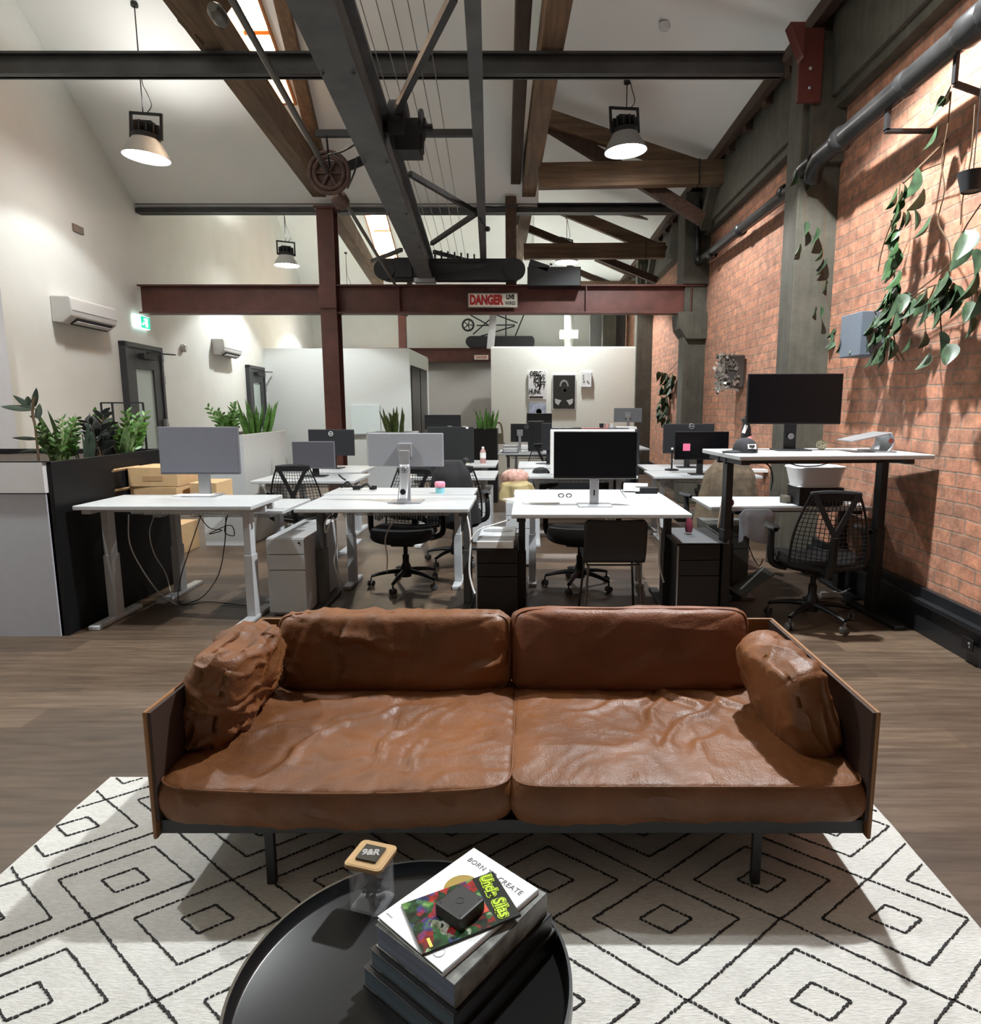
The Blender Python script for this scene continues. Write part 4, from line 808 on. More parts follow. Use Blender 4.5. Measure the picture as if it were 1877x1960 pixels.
# ================================================================== PLANTERS AND PLANTS
def planter(lab, x0, x1, y0, y1, h, mf, ms, name='planter', split=None, soil=True):
    t = thing(name, lab, 'planter', ((x0+x1)/2, (y0+y1)/2, 0)); W, D = x1-x0, y1-y0
    g = G(); th = .03
    g.bb(-W/2, W/2, D/2-th, D/2, 0, h); g.bb(-W/2, -W/2+th, -D/2+.012, D/2-th, 0, h); g.bb(W/2-th, W/2, -D/2+.012, D/2-th, 0, h); g.bb(-W/2+.02, W/2-.02, -D/2+.02, D/2-.02, h-.32, h-.30); g.out('body', ms, t, bevel=.003)
    if split:
        g = G(); g.bb(-W/2, W/2-.045, -D/2, -D/2+.012, 0, split-.004); g.out('front_panel', mf, t)
        g = G(); g.bb(-W/2, W/2-.03, -D/2-.02, -D/2+.012, split+.004, h); g.out('upper_panel', mat('panel_white', (.66, .65, .66), .5), t, bevel=.002)
        g = G(); g.bb(-W/2, W/2, -D/2-.02, -D/2+.02, h, h+.008); g.out('rim', BLKM, t)
    else:
        g = G(); g.bb(-W/2, W/2, -D/2, -D/2+.012, 0, h); g.out('front_panel', mf, t)
    if soil: g = G(); g.grid(lambda u, v: ((u-.5)*(W-.06), (v-.5)*(D-.06), h-.04+.01*noise.noise(Vector((u*8, v*8, 3)))), 12, 20); g.out('soil', SOIL, t, smooth='all')
    return t
planter('large planter box with a white front and black side at the left edge', -5.0, -3.04, 4.06, 5.38, 1.15, mat('panel_grey', (.46, .47, .53), .5), mat('planter_black', (.006, .006, .007), .5, spec=.25), split=.95)
planter('white planter box behind the pale grey monitor, full of pointed green leaves', -3.52, -3.05, 6.85, 8.1, 1.20, WHITE, mat('planter_white', (.52, .52, .49), .6))
planter('small white planter beside the silver monitor holding snake plants', -2.35, -1.68, 9.3, 9.8, 1.13, WHITE, 'planter_white')
planter('tall black planter pot left of the pink bottle', -.86, -.5, 9.98, 10.35, 1.16, mat('planter_gloss', (.008, .007, .007), .4, spec=.3), 'planter_gloss')
def blade(g, base, tip, w0, bend=0, n=7, cup=.25, wave=0):
    base, tip = Vector(base), Vector(tip); d = tip-base; side = d.cross(Vector((0, 1, .2)))
    if side.length < 1e-4: side = Vector((1, 0, 0))
    side.normalize(); side = (Matrix.Rotation(random.uniform(-.9, .9), 3, d.normalized()) @ side); nrm = side.cross(d).normalized()
    def f(u, v):
        c = base+d*u+Vector((0, 0, -bend*u*u))+nrm*wave*math.sin(PI*u); ww = w0*(math.sin(PI*min(1, .18+u*.82))**.8 if u < .999 else 0.0)
        return c+side*(v-.5)*2*ww+nrm*(abs(v-.5)*2)**2*ww*cup
    g.grid(f, n, 2)
def zz_stem(gs, gl, base, tip, n=9, ls=.05):
    base, tip = Vector(base), Vector(tip); gs.tube([base, base.lerp(tip, .5)+Vector((0, 0, .02)), tip], [.007, .005, .003], 6)
    d = (tip-base).normalized(); sd = d.cross(Vector((0, 1, 0))).normalized()
    for k in range(n):
        p = base.lerp(tip, .3+.7*k/(n-1)); s = 1 if k % 2 else -1; l = ls*(1.2-.5*k/n)
        blade(gl, p, p+(sd*s*.8+d*.7+Vector((0, random.uniform(-.4, .4), 0))).normalized()*l, l*.22, 0, 4)
def plant(name, lab, loc, builder, cat='plant', group=None, lm=LEAF, sm=STEMG):
    t = thing(name, lab, cat, loc, 0, group); gs, gl = G(), G(); builder(gs, gl)
    if len(gs.bm.verts): gs.out('stems', sm, t, smooth=True)
    gl.out('leaves', lm, t, smooth='all', norm=False); return t
def snake(n, hh, sp, wd=.02, seed=1):
    def b_(gs, gl):
        random.seed(seed)
        for k in range(n):
            a = random.uniform(0, 6.28); r_ = random.uniform(0, sp*.4); x, y = math.cos(a)*r_, math.sin(a)*r_; h = hh*random.uniform(.55, 1)
            blade(gl, (x, y, -.02), (x+math.cos(a)*h*random.uniform(.05, .45), y+math.sin(a)*h*.3, h), wd*random.uniform(.7, 1.2), 0, 7, .3, random.uniform(-.02, .02))
    return b_
def bush(n, hh, sp, ls=.05, seed=1):
    def b_(gs, gl):
        random.seed(seed)
        for k in range(n):
            a = random.uniform(0, 6.28); h = hh*random.uniform(.55, 1); zz_stem(gs, gl, (random.uniform(-.3, .3)*sp, random.uniform(-.3, .3)*sp, -.02), (math.cos(a)*sp*random.uniform(.3, 1), math.sin(a)*sp*.7, h), 11, ls)
    return b_
P0 = at(72, 880, z=1.13)
def rubber(gs, gl):                              # rubber plant traced from its few big leaves
    q = lambda x, y: at(x, y, Y=P0.y)-P0
    gs.tube(smoothpts([q(74, 882), q(68, 820), q(62, 790), q(66, 760)]), .008, 8)
    for a, b_, w_ in (((62, 782), (0, 778), .016), ((63, 784), (24, 756), .014), ((64, 778), (70, 742), .013), ((68, 800), (76, 772), .022), ((53, 774), (53, 758), .014), ((68, 840), (22, 838), .009), ((73, 862), (34, 866), .009), ((62, 802), (56, 796), .012)): blade(gl, q(*a), q(*b_), w_*1.5, 0, 8, .3)
plant('rubber_plant', 'tall rubber plant with long dark leaves at the left end of the black planter', P0, rubber, lm=LEAFD, sm=STEM)
pz = lambda x, y0: Vector((at(x, 870, Y=y0).x, y0, 1.12))
plant('zz_plant', 'bushy glossy green plant beside the rubber plant', pz(115, 4.45), bush(13, .30, .17, .06, 4))
plant('snake_plant', 'snake plant with tall pointed blades rising out of the bushy plant', pz(125, 4.7), snake(7, .40, .2, .022, 6), lm=mat('leaf_snake', (.10, .17, .06), .4, noise_amt=.6, nscale=30))
plant('snake_plant', 'dark upright blades in the middle of the black planter', pz(158, 4.65), snake(9, .28, .12, .018, 8), lm=LEAFD)
plant('rubber_plant', 'dark-leaved plant in front of the black box in the planter', pz(190, 4.85), bush(6, .34, .14, .10, 11), lm=mat('leaf_darkest', (.018, .022, .02), .4), sm=STEM)
plant('zz_plant', 'bright green feathery plant in front of the thin black frame', pz(245, 5.05), bush(12, .36, .22, .07, 13), lm=LEAFL if 0 else mat('leaf_mid', (.08, .19, .035), .4, noise_amt=.4))
plant('snake_plant', 'green blades beside the feathery plant near the frame', pz(232, 4.95), snake(5, .36, .1, .024, 14), lm='leaf_snake')
a, b_ = at(193, 771, Y=5.25), at(281, 862, Y=5.25)
t = thing('wire_frame', 'thin black metal frame standing in the planter', 'frame', ((a.x+b_.x)/2, 5.25, 1.12)); W = b_.x-a.x; hh = a.z-1.12
g = G(); 
for p, q in (((-W/2, 0, 0), (-W/2, 0, hh)), ((W/2, 0, 0), (W/2, 0, hh)), ((-W/2, 0, hh), (W/2, 0, hh)), ((-W/2+.09, 0, 0), (-W/2+.09, 0, hh))): g.beam(p, q, .012, .012)
g.out('frame_bars', BLKM, t)
t = thing('planter_pot', 'black bucket pot sitting inside the long black planter', 'pot', (pz(212, 5.1).x, 5.12, 1.11)); g = G(); g.lathe([(.06, 0), (.085, .17), (.09, .17), (.09, .19), (.08, .19), (.07, .02)], 24, cap=False); g.out('pot', BLK, t, smooth=True)
plant('snake_plant', 'sheaf of pointed green blades in the white planter behind the grey monitor', (-3.27, 7.75, 1.18), snake(34, .42, .42, .022, 21), lm='leaf_mid')
plant('zz_plant', 'leafy stems at the near end of the white planter', (-3.33, 7.1, 1.18), bush(11, .36, .18, .07, 22), lm='leaf_mid')
plant('snake_plant', 'tight clump of snake plants in the small white planter', (-1.98, 9.5, 1.1), snake(26, .42, .34, .024, 23), lm=mat('leaf_olive', (.06, .09, .02), .45, noise_amt=.4))
plant('snake_plant', 'spreading green plant in the tall black pot', (-.68, 10.15, 1.13), snake(24, .36, .42, .022, 24), lm='leaf_mid')
# pothos on the wall: strands drawn in the plane just in front of the brick
def heart(g, p, s, ang, tilt, m=0):
    rot = rmat(0, 0, R(70+random.uniform(-35, 35))) @ rmat(tilt, 0, 0) @ rmat(0, ang, 0); p = Vector(p)
    def f(u, v):
        w_ = .62*math.sin(PI*u**.72)**.85*(1 if u < 1 else 0); x = (v-.5)*2*w_*.75; z = -u+.12*(abs(v-.5)*2)**1.5*(1-u)*1.6
        return p+rot @ Vector((x*s, -.22*s*(abs(v-.5)*2)**1.5*math.sin(PI*u)+.12*s*u*u, z*s))
    g.grid(f, 9, 4)
def vine(lab, strands, leaves, X=2.5, light=0, seed=0, m=None, Y=None):
    def A3(x, y, d=0): return at(x, y, Y=Y+d) if Y else at(x, y, X=X+d)
    random.seed(seed); p0 = A3(*strands[0][0]); t = thing('trailing_pothos', lab, 'plant', p0, 0, 'pothos trailing down the brick wall')
    g = G()
    for s in strands: g.tube(smoothpts([A3(x, y, .02)-p0 for x, y in s], 4), .0045, 5)
    g.out('stems', STEM, t, smooth=True)
    g = G()
    for x, y, s in leaves: heart(g, A3(x, y, -random.uniform(0, .07))-p0, s, random.uniform(-.5, .5), random.uniform(-.2, .5))
    g.out('leaves', m or LEAFP, t, smooth='all', norm=False); return t
def along(s, n, sz, jit=8, seed=0):
    random.seed(seed); out = []
    for i in range(n):
        t_ = i/(n-1)*(len(s)-1); k = min(int(t_), len(s)-2); f_ = t_-k; out.append((s[k][0]*(1-f_)+s[k+1][0]*f_+random.uniform(-jit, jit), s[k][1]*(1-f_)+s[k+1][1]*f_+random.uniform(-6, 6), sz*random.uniform(.7, 1.2)))
    return out
sA = [(1820, 175), (1813, 245), (1802, 310), (1807, 365), (1795, 425), (1815, 465), (1817, 520), (1795, 545)]
vine('long bare vine with a few big heart leaves hanging from the bent iron bracket', [sA, [(1866, 200), (1858, 300), (1842, 380), (1838, 430)], [(1802, 312), (1780, 320), (1755, 332)]], [(1815, 172, .11), (1797, 190, .11), (1790, 248, .12), (1752, 330, .17), (1765, 370, .13), (1775, 420, .13), (1750, 405, .12), (1735, 405, .1)], seed=1, m=LEAFP)
sB = [(1722, 352), (1716, 420), (1700, 480), (1712, 540), (1690, 600)]
vine('dense dark column of pothos leaves below the thin iron bracket', [sB, [(1716, 400), (1690, 470), (1680, 520)]], along(sB, 26, .12, 10, 2), seed=2, m=mat('leaf_deep', (.03, .075, .025), .35, noise_amt=.4))  # slightly deeper green than the other pothos leaves
sC = [(1660, 600), (1690, 590), (1735, 570), (1790, 530), (1820, 500)]
vine('bushy pothos crown around the grey wall pot', [sC, [(1690, 590), (1700, 650), (1720, 690)], [(1735, 580), (1710, 640), (1730, 690)]], along([(1600, 640), (1650, 650), (1690, 600), (1720, 560), (1690, 650), (1680, 680), (1700, 570)], 46, .12, 20, 3), seed=3)
vine('wide spray of pothos leaves right of the grey wall pot', [[(1740, 575), (1790, 545), (1830, 560), (1877, 560)], [(1790, 545), (1770, 600), (1775, 660)], [(1800, 560), (1800, 620), (1810, 690)], [(1860, 560), (1855, 640)]], along([(1745, 590), (1780, 560), (1800, 530), (1820, 560), (1790, 590)], 18, .15, 12, 4)+[(1800, 640, .12), (1812, 665, .13), (1775, 680, .11), (1848, 585, .12), (1857, 610, .12), (1770, 640, .1), (1740, 650, .1)], seed=4)
vine('cluster of large pothos leaves at the right edge', [[(1877, 390), (1850, 430), (1840, 450)], [(1860, 470), (1868, 540), (1874, 600)]], [(1845, 450, .17), (1860, 490, .16), (1866, 530, .15), (1872, 570, .13), (1838, 465, .16)], seed=5)
sD = [(1548, 325), (1540, 380), (1545, 440), (1572, 470), (1575, 530), (1585, 580), (1610, 640)]
vine('thin pothos strand hanging down the face of the near concrete pillar', [sD, [(1575, 340), (1578, 430), (1570, 560)]], [(1522, 330, .13), (1552, 335, .15), (1540, 430, .11), (1562, 440, .13), (1530, 470, .10), (1572, 480, .10), (1578, 500, .14), (1580, 540, .10), (1570, 590, .09), (1600, 620, .16), (1595, 640, .16), (1560, 590, .08)], Y=5.83, seed=6)
vine('green pothos tumbling down the wall beyond the second pillar', [[(1275, 715), (1268, 760), (1262, 800)], [(1275, 715), (1290, 700), (1298, 690)], [(1280, 720), (1275, 770), (1272, 810)]], along([(1262, 718), (1285, 722), (1275, 735), (1270, 770), (1265, 790), (1272, 810)], 60, .16, 10, 7), X=2.6, seed=7)
a, b_ = at(1641, 606, X=2.55), at(1674, 680, X=2.55)
t = thing('wall_pot', 'blue-grey square pot fixed to the brick wall among the pothos', 'pot', (2.5, (a.y+b_.y)/2, b_.z)); g = G(); hh = a.z-b_.z; w_ = abs(a.y-b_.y)/2
for c_, d_ in (((-.07, 0, hh/2), (.012, 2*w_, hh)), ((.12, 0, hh/2), (.012, 2*w_, hh)), ((.025, -w_, hh/2), (.19, .012, hh)), ((.025, w_, hh/2), (.19, .012, hh)), ((.025, 0, .006), (.19, 2*w_, .012))): g.box(c_, d_)
g.out('pot_body', mat('pot_blue_grey', (.13, .155, .19), .5), t, bevel=.005)
a = at(1862, 330, X=2.4); t = thing('hanging_pot', 'small dark hanging pot at the right edge under the pipe', 'pot', a); g = G(); g.lathe([(.05, -.1), (.075, 0), (.07, 0), (.045, -.09)], 20, cap=False); g.lathe([(.045, -.095), (.0, -.095)], 20, cap=False); g.out('pot_body', CHAR, t, smooth=True); g = G(); g.tube([(0, 0, 0), (0, 0, .5)], .003, 5); g.out('cord', CABB, t)
# relief block on the wall
random.seed(5); a = at(1388, 712, X=2.45)
t = thing('wall_sculpture', 'square dark block crusted with silver petals on the brick wall between the pillars', 'ornament', (2.5, a.y, a.z)); g = G(); g.bb(-.10, .14, -.16, .16, -.2, .2); g.out('block', mat('sculpt_dark', (.05, .045, .04), .5), t, bevel=.02)
g = G()
for k in range(150):
    p = Vector((-.12+random.uniform(-.03, .02) if k % 2 else random.uniform(-.2, .05), -.2+random.uniform(-.02, .03) if k % 2 == 0 else random.uniform(-.25, .15), random.uniform(-.26, .21))); g.box(p, (.05*random.random()+.01, .04, .004), rot=rmat(random.uniform(-3, 3), random.uniform(-3, 3), random.uniform(-3, 3)))
g.out('petals', mat('sculpt_silver', (.32, .30, .27), .3, .6), t)
# ================================================================== RUG
RX0, RX1, RY0, RY1, RZ = -1.70, 1.30, -1.6, 2.42, .012
g = G(); nx, ny = 60, 80
def rugf(u, v): 
    x, y = RX0+(RX1-RX0)*u, RY0+(RY1-RY0)*v; e = (.006*noise.noise(Vector((y*6, 1, 0))) if u in (0, 1) else 0); f_ = (.006*noise.noise(Vector((x*6, 2, 0))) if v in (0, 1) else 0); return (x+e, y+f_, RZ+.0012*noise.noise(Vector((x*9, y*9, 0))))
g.grid(rugf, nx, ny); g.bb(RX0+.003, RX1-.003, RY0+.003, RY1-.003, .0005, RZ-.0025)
g.mi = 1; random.seed(11)
def stitchline(a, b_, wd=.0056):
    a, b_ = Vector(a), Vector(b_); L_ = (b_-a).length; d = (b_-a).normalized(); n = Vector((-d.y, d.x)); k = max(2, int(L_/.013))
    for i in range(k):
        c = a.lerp(b_, (i+.5)/k); l = L_/k*random.uniform(.34, .54); w_ = wd*random.uniform(.32, .75); o = random.uniform(-.0012, .0012); sk = random.uniform(-.4, .4)*w_
        P_ = [c+d*(s*l)+n*(t_*w_+o)+d*sk*t_ for s, t_ in ((-1, -.7), (0, -1.05), (1, -.7), (1, .7), (0, 1.05), (-1, .7))]
        if any(not (RX0+.004 < p.x < RX1-.004 and RY0+.004 < p.y < RY1-.004) for p in P_): continue
        lo = [g.bm.verts.new((p.x, p.y, RZ+.0)) for p in P_]; hi = [g.bm.verts.new((p.x, p.y, RZ+.0032)) for p in P_]; g._f(hi)
        for j in range(6): g._f([lo[j], lo[(j+1) % 6], hi[(j+1) % 6], hi[j]])
PXr, PYr = .672, .419
for k in range(-2, 9):
    yA, yB = 1.845-PYr*k, 1.69-PYr*k
    for i in range(-4, 4):
        xA, xB = .40+PXr*i, .736+PXr*i
        for cx_, cy_ in ((xB, yA), (xA, yB)):
            for hw, hh in ((.215, .158), (.077, .053)):
                V_ = [(cx_, cy_+hh), (cx_+hw, cy_), (cx_, cy_-hh), (cx_-hw, cy_)]
                for j in range(4): stitchline(V_[j], V_[(j+1) % 4])
        for xx in (xA, xA+PXr): stitchline((xB, yB), (xx, yA-PYr))
o = g.out('area_rug', ['rug_wool', mat('rug_charcoal', (.028, .027, .027), .95)], None); tag(o, 'cream wool rug with black nested diamond lines under the sofa', 'rug')
# ================================================================== SOFA
sf = thing('leather_sofa', 'tan leather two-seat sofa with thin leather side panels on a black frame', 'sofa', (-.053, 2.225, 0))
def cushion(name, m, parent, c, d, rot, seed, k=.5, wr=.008, dirn=(1, 1, 1), fr=3.2, sq=7, sag_=0, fold=None, pipe=True, cuts=46, pinch=0):
    bm = bmesh.new(); bmesh.ops.create_cube(bm, size=2); bmesh.ops.subdivide_edges(bm, edges=bm.edges[:], cuts=cuts, use_grid_fill=True)
    hx, hy, hz = [v/2 for v in d]; sd = Vector((seed*7.3, seed*3.1, seed*1.7))
    def mp(p):
        x, y, z = p; ax, ay = abs(x), abs(y); mx = max(ax, ay)
        if mx > 1e-6: r_ = (ax**sq+ay**sq)**(1/sq); xs, ys = x*mx/r_, y*mx/r_
        else: xs, ys = x, y
        e = max(0, 1-ax**5)*max(0, 1-ay**5); h = hz*(k+(1-k)*e**.45)
        side = 1+.035*(1-z*z)*mx**8-.02*pinch*ax**4*(ay**4)
        q = Vector((xs*hx*side*(1-pinch*.10*(1-ay**2)*0), ys*hy*side-pinch*.10*hy*(y)*(1-ax**2)*0, z*h)); 
        q.z -= sag_*(1-ax**2)*(1 if z > -.99 else 1)*(.5-.5*y)**2
        return q
    for v in bm.verts:
        p = v.co.copy(); q = mp(p); s = Vector((q.x*dirn[0], q.y*dirn[1], q.z*dirn[2]))*fr+sd
        w1 = noise.noise_vector(s*.7)*.9; n1 = 1-abs(noise.noise(s+w1)); n2 = 1-abs(noise.noise(s*2.1+w1*1.3+Vector((5, 2, 1)))); n3 = noise.noise(s*.55+Vector((9, 9, 1)))
        amp = wr*((n1**5)*1.3+(n2**6)*.8-.5+n3*1.3)
        nr = Vector((p.x**9 if abs(p.x) > .97 else 0, p.y**9 if abs(p.y) > .97 else 0, p.z if abs(p.z) > .97 else 0)); nr = nr.normalized() if nr.length > 0 else Vector((0, 0, 1))
        v.co = q+nr*amp
        if fold:
            for (fx, fy, fa, fw, fd, fl) in fold:      # a crease: position, angle, width, depth, length
                dx, dy = q.x-fx, q.y-fy; al = dx*math.cos(fa)+dy*math.sin(fa); pe = -dx*math.sin(fa)+dy*math.cos(fa)+.012*math.sin(al*30+fx*50)
                if nr.z > .3: v.co.z += fd*(math.exp(-(pe/fw)**2)-.8*math.exp(-((pe-1.6*fw)/fw)**2))*math.exp(-(al/fl)**4)
    me = bpy.data.meshes.new(name); bm.to_mesh(me); bm.free(); me.materials.append(MATS[m])
    for p in me.polygons: p.use_smooth = True
    o = bpy.data.objects.new(name, me); C.objects.link(o); o.parent = parent; o.location = c; o.rotation_euler = rot
    if pipe:
        for zz in ((1, -1) if pipe == 2 else (1,)):
            g = G(); n = 40; loop = [(-1+2*i/n, -1) for i in range(n)]+[(1, -1+2*i/n) for i in range(n)]+[(1-2*i/n, 1) for i in range(n)]+[(-1, 1-2*i/n) for i in range(n)]
            g.tube([mp(Vector((x, y, zz)))*1.004+Vector((0, 0, .001*zz)) for x, y in loop], .0032, 6, closed=True); g.out('piping', m, o, smooth='all')
    return o
# panels and frame
def panel_poly(t): return t
g = G(); th = .013
g.bb(-1.10, -1.10+th, -.425, .44, .185, .60); g.out('side_panel', 'leather_panel', sf, bevel=.005)
g = G(); g.bb(1.10-th, 1.10, -.425, .44, .185, .60); g.out('side_panel', 'leather_panel', sf, bevel=.005)
g = G(); g.bb(-1.10, 1.10, .44-th, .44, .185, .60); g.out('back_panel', 'leather_panel', sf, bevel=.005)
for s in (-1, 1):
    g = G(); x = s*(1.10-th-.004); g.bb(x-.006, x+.006, -.42, .42, .24, .595); g.out('inner_shade_sheet', mat('panel_shade_dark', (.03, .012, .006), .7), sf)  # near-black sheets paint the shade on the inner panel faces
g = G(); 
for x0, x1, y0, y1 in ((-1.085, 1.085, -.405, -.375), (-1.085, 1.085, .39, .42), (-1.085, -1.05, -.4, .4), (1.05, 1.085, -.4, .4), (-.02, .02, -.4, .4)): g.bb(x0, x1, y0, y1, .192, .238)
g.out('frame_rail', mat('frame_black', (.017, .018, .02), .5), sf, bevel=.002)
g = G(); g.bb(-1.08, 1.08, -.38, .42, .236, .245); g.out('seat_deck', FAB, sf)
for x in (-.757, .763):
    for y in (-.39, .36):
        g = G(); g.prism([(-.014, -.010), (.014, -.010), (.014, .010), (-.014, .010)], 0.013, .20, Matrix.Translation((x, y, 0))); g.out('leg', 'frame_black', sf, bevel=.002)
F1 = [(-.15, -.15, 1.2, .02, .012, .16), (.02, .02, .6, .018, .010, .2), (.12, -.1, 1.4, .015, .012, .18), (-.05, .15, .2, .02, .010, .2), (.2, .0, .9, .014, .009, .14), (-.3, -.05, .5, .02, .010, .15), (.22, -.2, 1.5, .012, .012, .1)]
F2 = [(-.02, .08, 1.2, .018, .014, .13), (.08, .18, 2.3, .016, .012, .12), (.15, .05, .7, .018, .012, .14), (-.15, .12, .4, .02, .010, .2), (0, -.1, 1.3, .016, .010, .1), (.25, .15, 2.6, .016, .010, .12), (.12, -.14, .8, .02, .008, .12)]
cushion('seat_cushion', 'leather', sf, (-.543, -.05, .315), (1.078, .76, .145), (R(1.5), 0, 0), 1, .80, .0055, (1, 1, 1), 5.2, sq=14, sag_=.022, fold=F1, cuts=80)
cushion('seat_cushion', 'leather', sf, (.540, -.05, .315), (1.078, .76, .140), (R(1.5), 0, 0), 2, .84, .0045, (1, 1, 1), 4.6, sq=14, sag_=.0, fold=F2, cuts=80)
cushion('back_cushion', 'leather', sf, (-.49, .27, .520), (.92, .31, .17), (R(78), 0, 0), 3, .40, .009, (1.3, .7, 1), 4.0, sq=10, fold=[(-.18, .0, 1.5, .014, .018, .12), (.38, -.05, .5, .02, .012, .1), (-.1, .05, 2.9, .02, .01, .2)], cuts=56, pinch=1)
cushion('back_cushion', 'leather_red', sf, (.46, .27, .528), (.93, .325, .165), (R(78), 0, 0), 4, .40, .005, (.8, 1.2, 1), 3.2, sq=12, fold=[(.1, -.05, .2, .03, .008, .2)], cuts=56, pinch=1)
# loose side pillows
p1 = thing('leather_pillow', 'crumpled tan leather pillow slumped against the left side panel', 'pillow', (-1.075, 2.19, .385))
cushion('pillow_body', 'leather', p1, (.02, .0, .135), (.34, .44, .19), (R(4), R(-76), R(-4)), 6, .4, .016, (1.6, .8, 1), 6.0, fold=[(-.05, .05, 1.5, .022, .02, .2), (-.12, -.02, 1.35, .02, .022, .18), (.05, -.02, 1.7, .02, .018, .18), (.12, .04, 1.2, .02, .02, .14)], cuts=56, pinch=1, pipe=False)
p2 = thing('leather_pillow', 'plump tan leather pillow leaning on the right side panel', 'pillow', (.94, 2.13, .385))
cushion('pillow_body', 'leather', p2, (-.04, .0, .125), (.33, .40, .19), (0, R(72), R(6)), 7, .42, .008, (1, 1, 1), 5.0, fold=[(-.12, .05, .6, .02, .012, .1), (-.1, -.05, 1.2, .02, .012, .1)], cuts=56, pinch=1, pipe=False)
# ================================================================== COFFEE TABLE
tb = thing('tray_table', 'round black tray-top coffee table in the foreground', 'table', (-.245, 1.105, 0))
g = G(); g.lathe([(0, .368), (.311, .368), (.316, .372), (.322, .400), (.328, .400), (.3295, .372), (.324, .360), (0, .360)], 96, cap=False); g.out('tray_top', mat('table_black', (.013, .013, .013), .28), tb, smooth=True)
for k in range(4):
    a = PI/4+k*PI/2; g = G(); g.tube([(math.cos(a)*.2, math.sin(a)*.2, .36), (math.cos(a)*.27, math.sin(a)*.27, .014)], .009, 10); g.out('leg', BLKM, tb, smooth=True)
g = G(); g.tube([(math.cos(a)*.2, math.sin(a)*.2, .352) for a in [2*PI*k/32 for k in range(32)]], .008, 8, closed=True); g.out('support_ring', BLKM, tb, smooth=True)
TZ = .368
# books: four hardbacks; corners traced on the table
def book(name, lab, pts_px, z0, z1, mcover, mpages, mtop=None, grow=0):
    P_ = [at(x, y, z=z1) for x, y in pts_px]; cx_ = sum(p.x for p in P_)/4; cy_ = sum(p.y for p in P_)/4
    ex = ((P_[1]-P_[0])+(P_[2]-P_[3]))/2; ey = ((P_[3]-P_[0])+(P_[2]-P_[1]))/2; ang = math.atan2(ex.y, ex.x); W, D = ex.length+grow, ey.length+grow; h = z1-z0
    t = thing(name, lab, 'book', (cx_, cy_, z0), ang)
    g = G(); g.bb(-W/2, W/2, -D/2, D/2, 0, .0025); g.bb(-W/2, W/2, -D/2, D/2, h-.0025, h); g.bb(W/2-.003, W/2, -D/2, D/2, 0, h); g.out('cover', mcover, t, bevel=.0008)
    g = G(); g.bb(-W/2+.004, W/2-.003, -D/2+.002, D/2-.004, .0025, h-.0025); g.out('pages', mpages, t)
    return t, W, D, h
# stacked quads: corner order left, front(bottom), right, back(top)
BK = mat('book_black', (.010, .010, .011), .35); PGB = mat('page_edge_blue', (.26, .31, .44), .7, noise_amt=.25, nscale=4, stretch=(1, 1, 90)); PGT = mat('page_edge_teal', (.16, .22, .29), .7, noise_amt=.2, nscale=4, stretch=(1, 1, 90))
base = [(703, 1752), (855, 1876), (1062, 1718), (916, 1640)]
zt = TZ+.155
def bq(dz): return base
b1, W1, D1, h1 = book('hardback_book', 'lowest thick black hardback with blue-grey page edges on the coffee table', base, TZ+.0005, TZ+.042, BK, PGT, grow=.012)
b2, *_ = book('hardback_book', 'second black hardback from the bottom of the coffee table stack', base, TZ+.0425, TZ+.080, BK, PGT, grow=.004)
b3, W3, D3, h3 = book('hardback_book', 'large hardback with a grey marbled cover under the white book', base, TZ+.0805, TZ+.128, mat('cover_marble', (.17, .175, .165), .35, noise_amt=.95, nscale=22), PGB)
for b_ in (b1, b2): b_.location.x = b3.location.x+random.uniform(-.004, .002); b_.location.y = b3.location.y-.002; b_.rotation_euler = b3.rotation_euler
b4, W4, D4, h4 = book('white_book', 'thin white book titled BORN TO CREATE with a gold disc on its cover', [(713, 1746), (838, 1850), (1042, 1711), (916, 1628)], TZ+.1285, TZ+.1385, mat('cover_white', (.80, .82, .84), .4), mat('page_edge_grey', (.10, .10, .10), .6))
text('title_lettering', 'BORN TO CREATE', .0185, mat('ink_grey', (.12, .12, .13), .6), b4, (.0, D4/2-.034, h4+.0003), (0, 0, 0), 0, .95, 1.1)
def loc_on(b_, x, y, z):
    v = at(x, y, z=z)-b_.location; return Matrix.Rotation(-b_.rotation_euler.z, 3, 'Z') @ Vector((v.x, v.y, 0))
v_ = loc_on(b4, 884, 1700, TZ+.139)
g = G(); g.lathe([(0, 0), (.038, 0), (.038, .0006), (0, .0006)], 48, (v_.x, v_.y, h4), cap=False); g.out('gold_disc', mat('gold_foil', (.45, .33, .10), .35, .6), b4)
v_ = loc_on(b4, 840, 1822, TZ+.139)
g = G(); g.tube([(v_.x+math.cos(a)*.011, v_.y+math.sin(a)*.011, h4+.0005) for a in [2*PI*k/16 for k in range(16)]], .0006, 4, closed=True); g.out('small_crest', SILV, b4)
v_ = loc_on(b4, 745, 1752, TZ+.139); g = G(); g.box((v_.x, v_.y, h4+.0003), (.018, .003, .0004)); g.out('tiny_line', SILV, b4)
b5, W5, D5, h5 = book('comic_magazine', 'colourful magazine lettered Uncle Silas lying across the white book', [(764, 1724), (806, 1820), (1000, 1758), (948, 1673)], TZ+.139, TZ+.143, mat('magazine_black', (.012, .014, .010), .3), PAPER)
m, N, L, bb_, oc = newmat('magazine_art')
wn = N.new('ShaderNodeTexNoise'); wn.inputs['Scale'].default_value = 30; L.new(oc, wn.inputs[0])
v = N.new('ShaderNodeTexVoronoi'); v.inputs['Scale'].default_value = 55; nz_ = noi(N, L, oc, 60, 6, .7); L.new(mixc(N, L, .04, oc, wn.outputs['Color']), v.inputs[0])
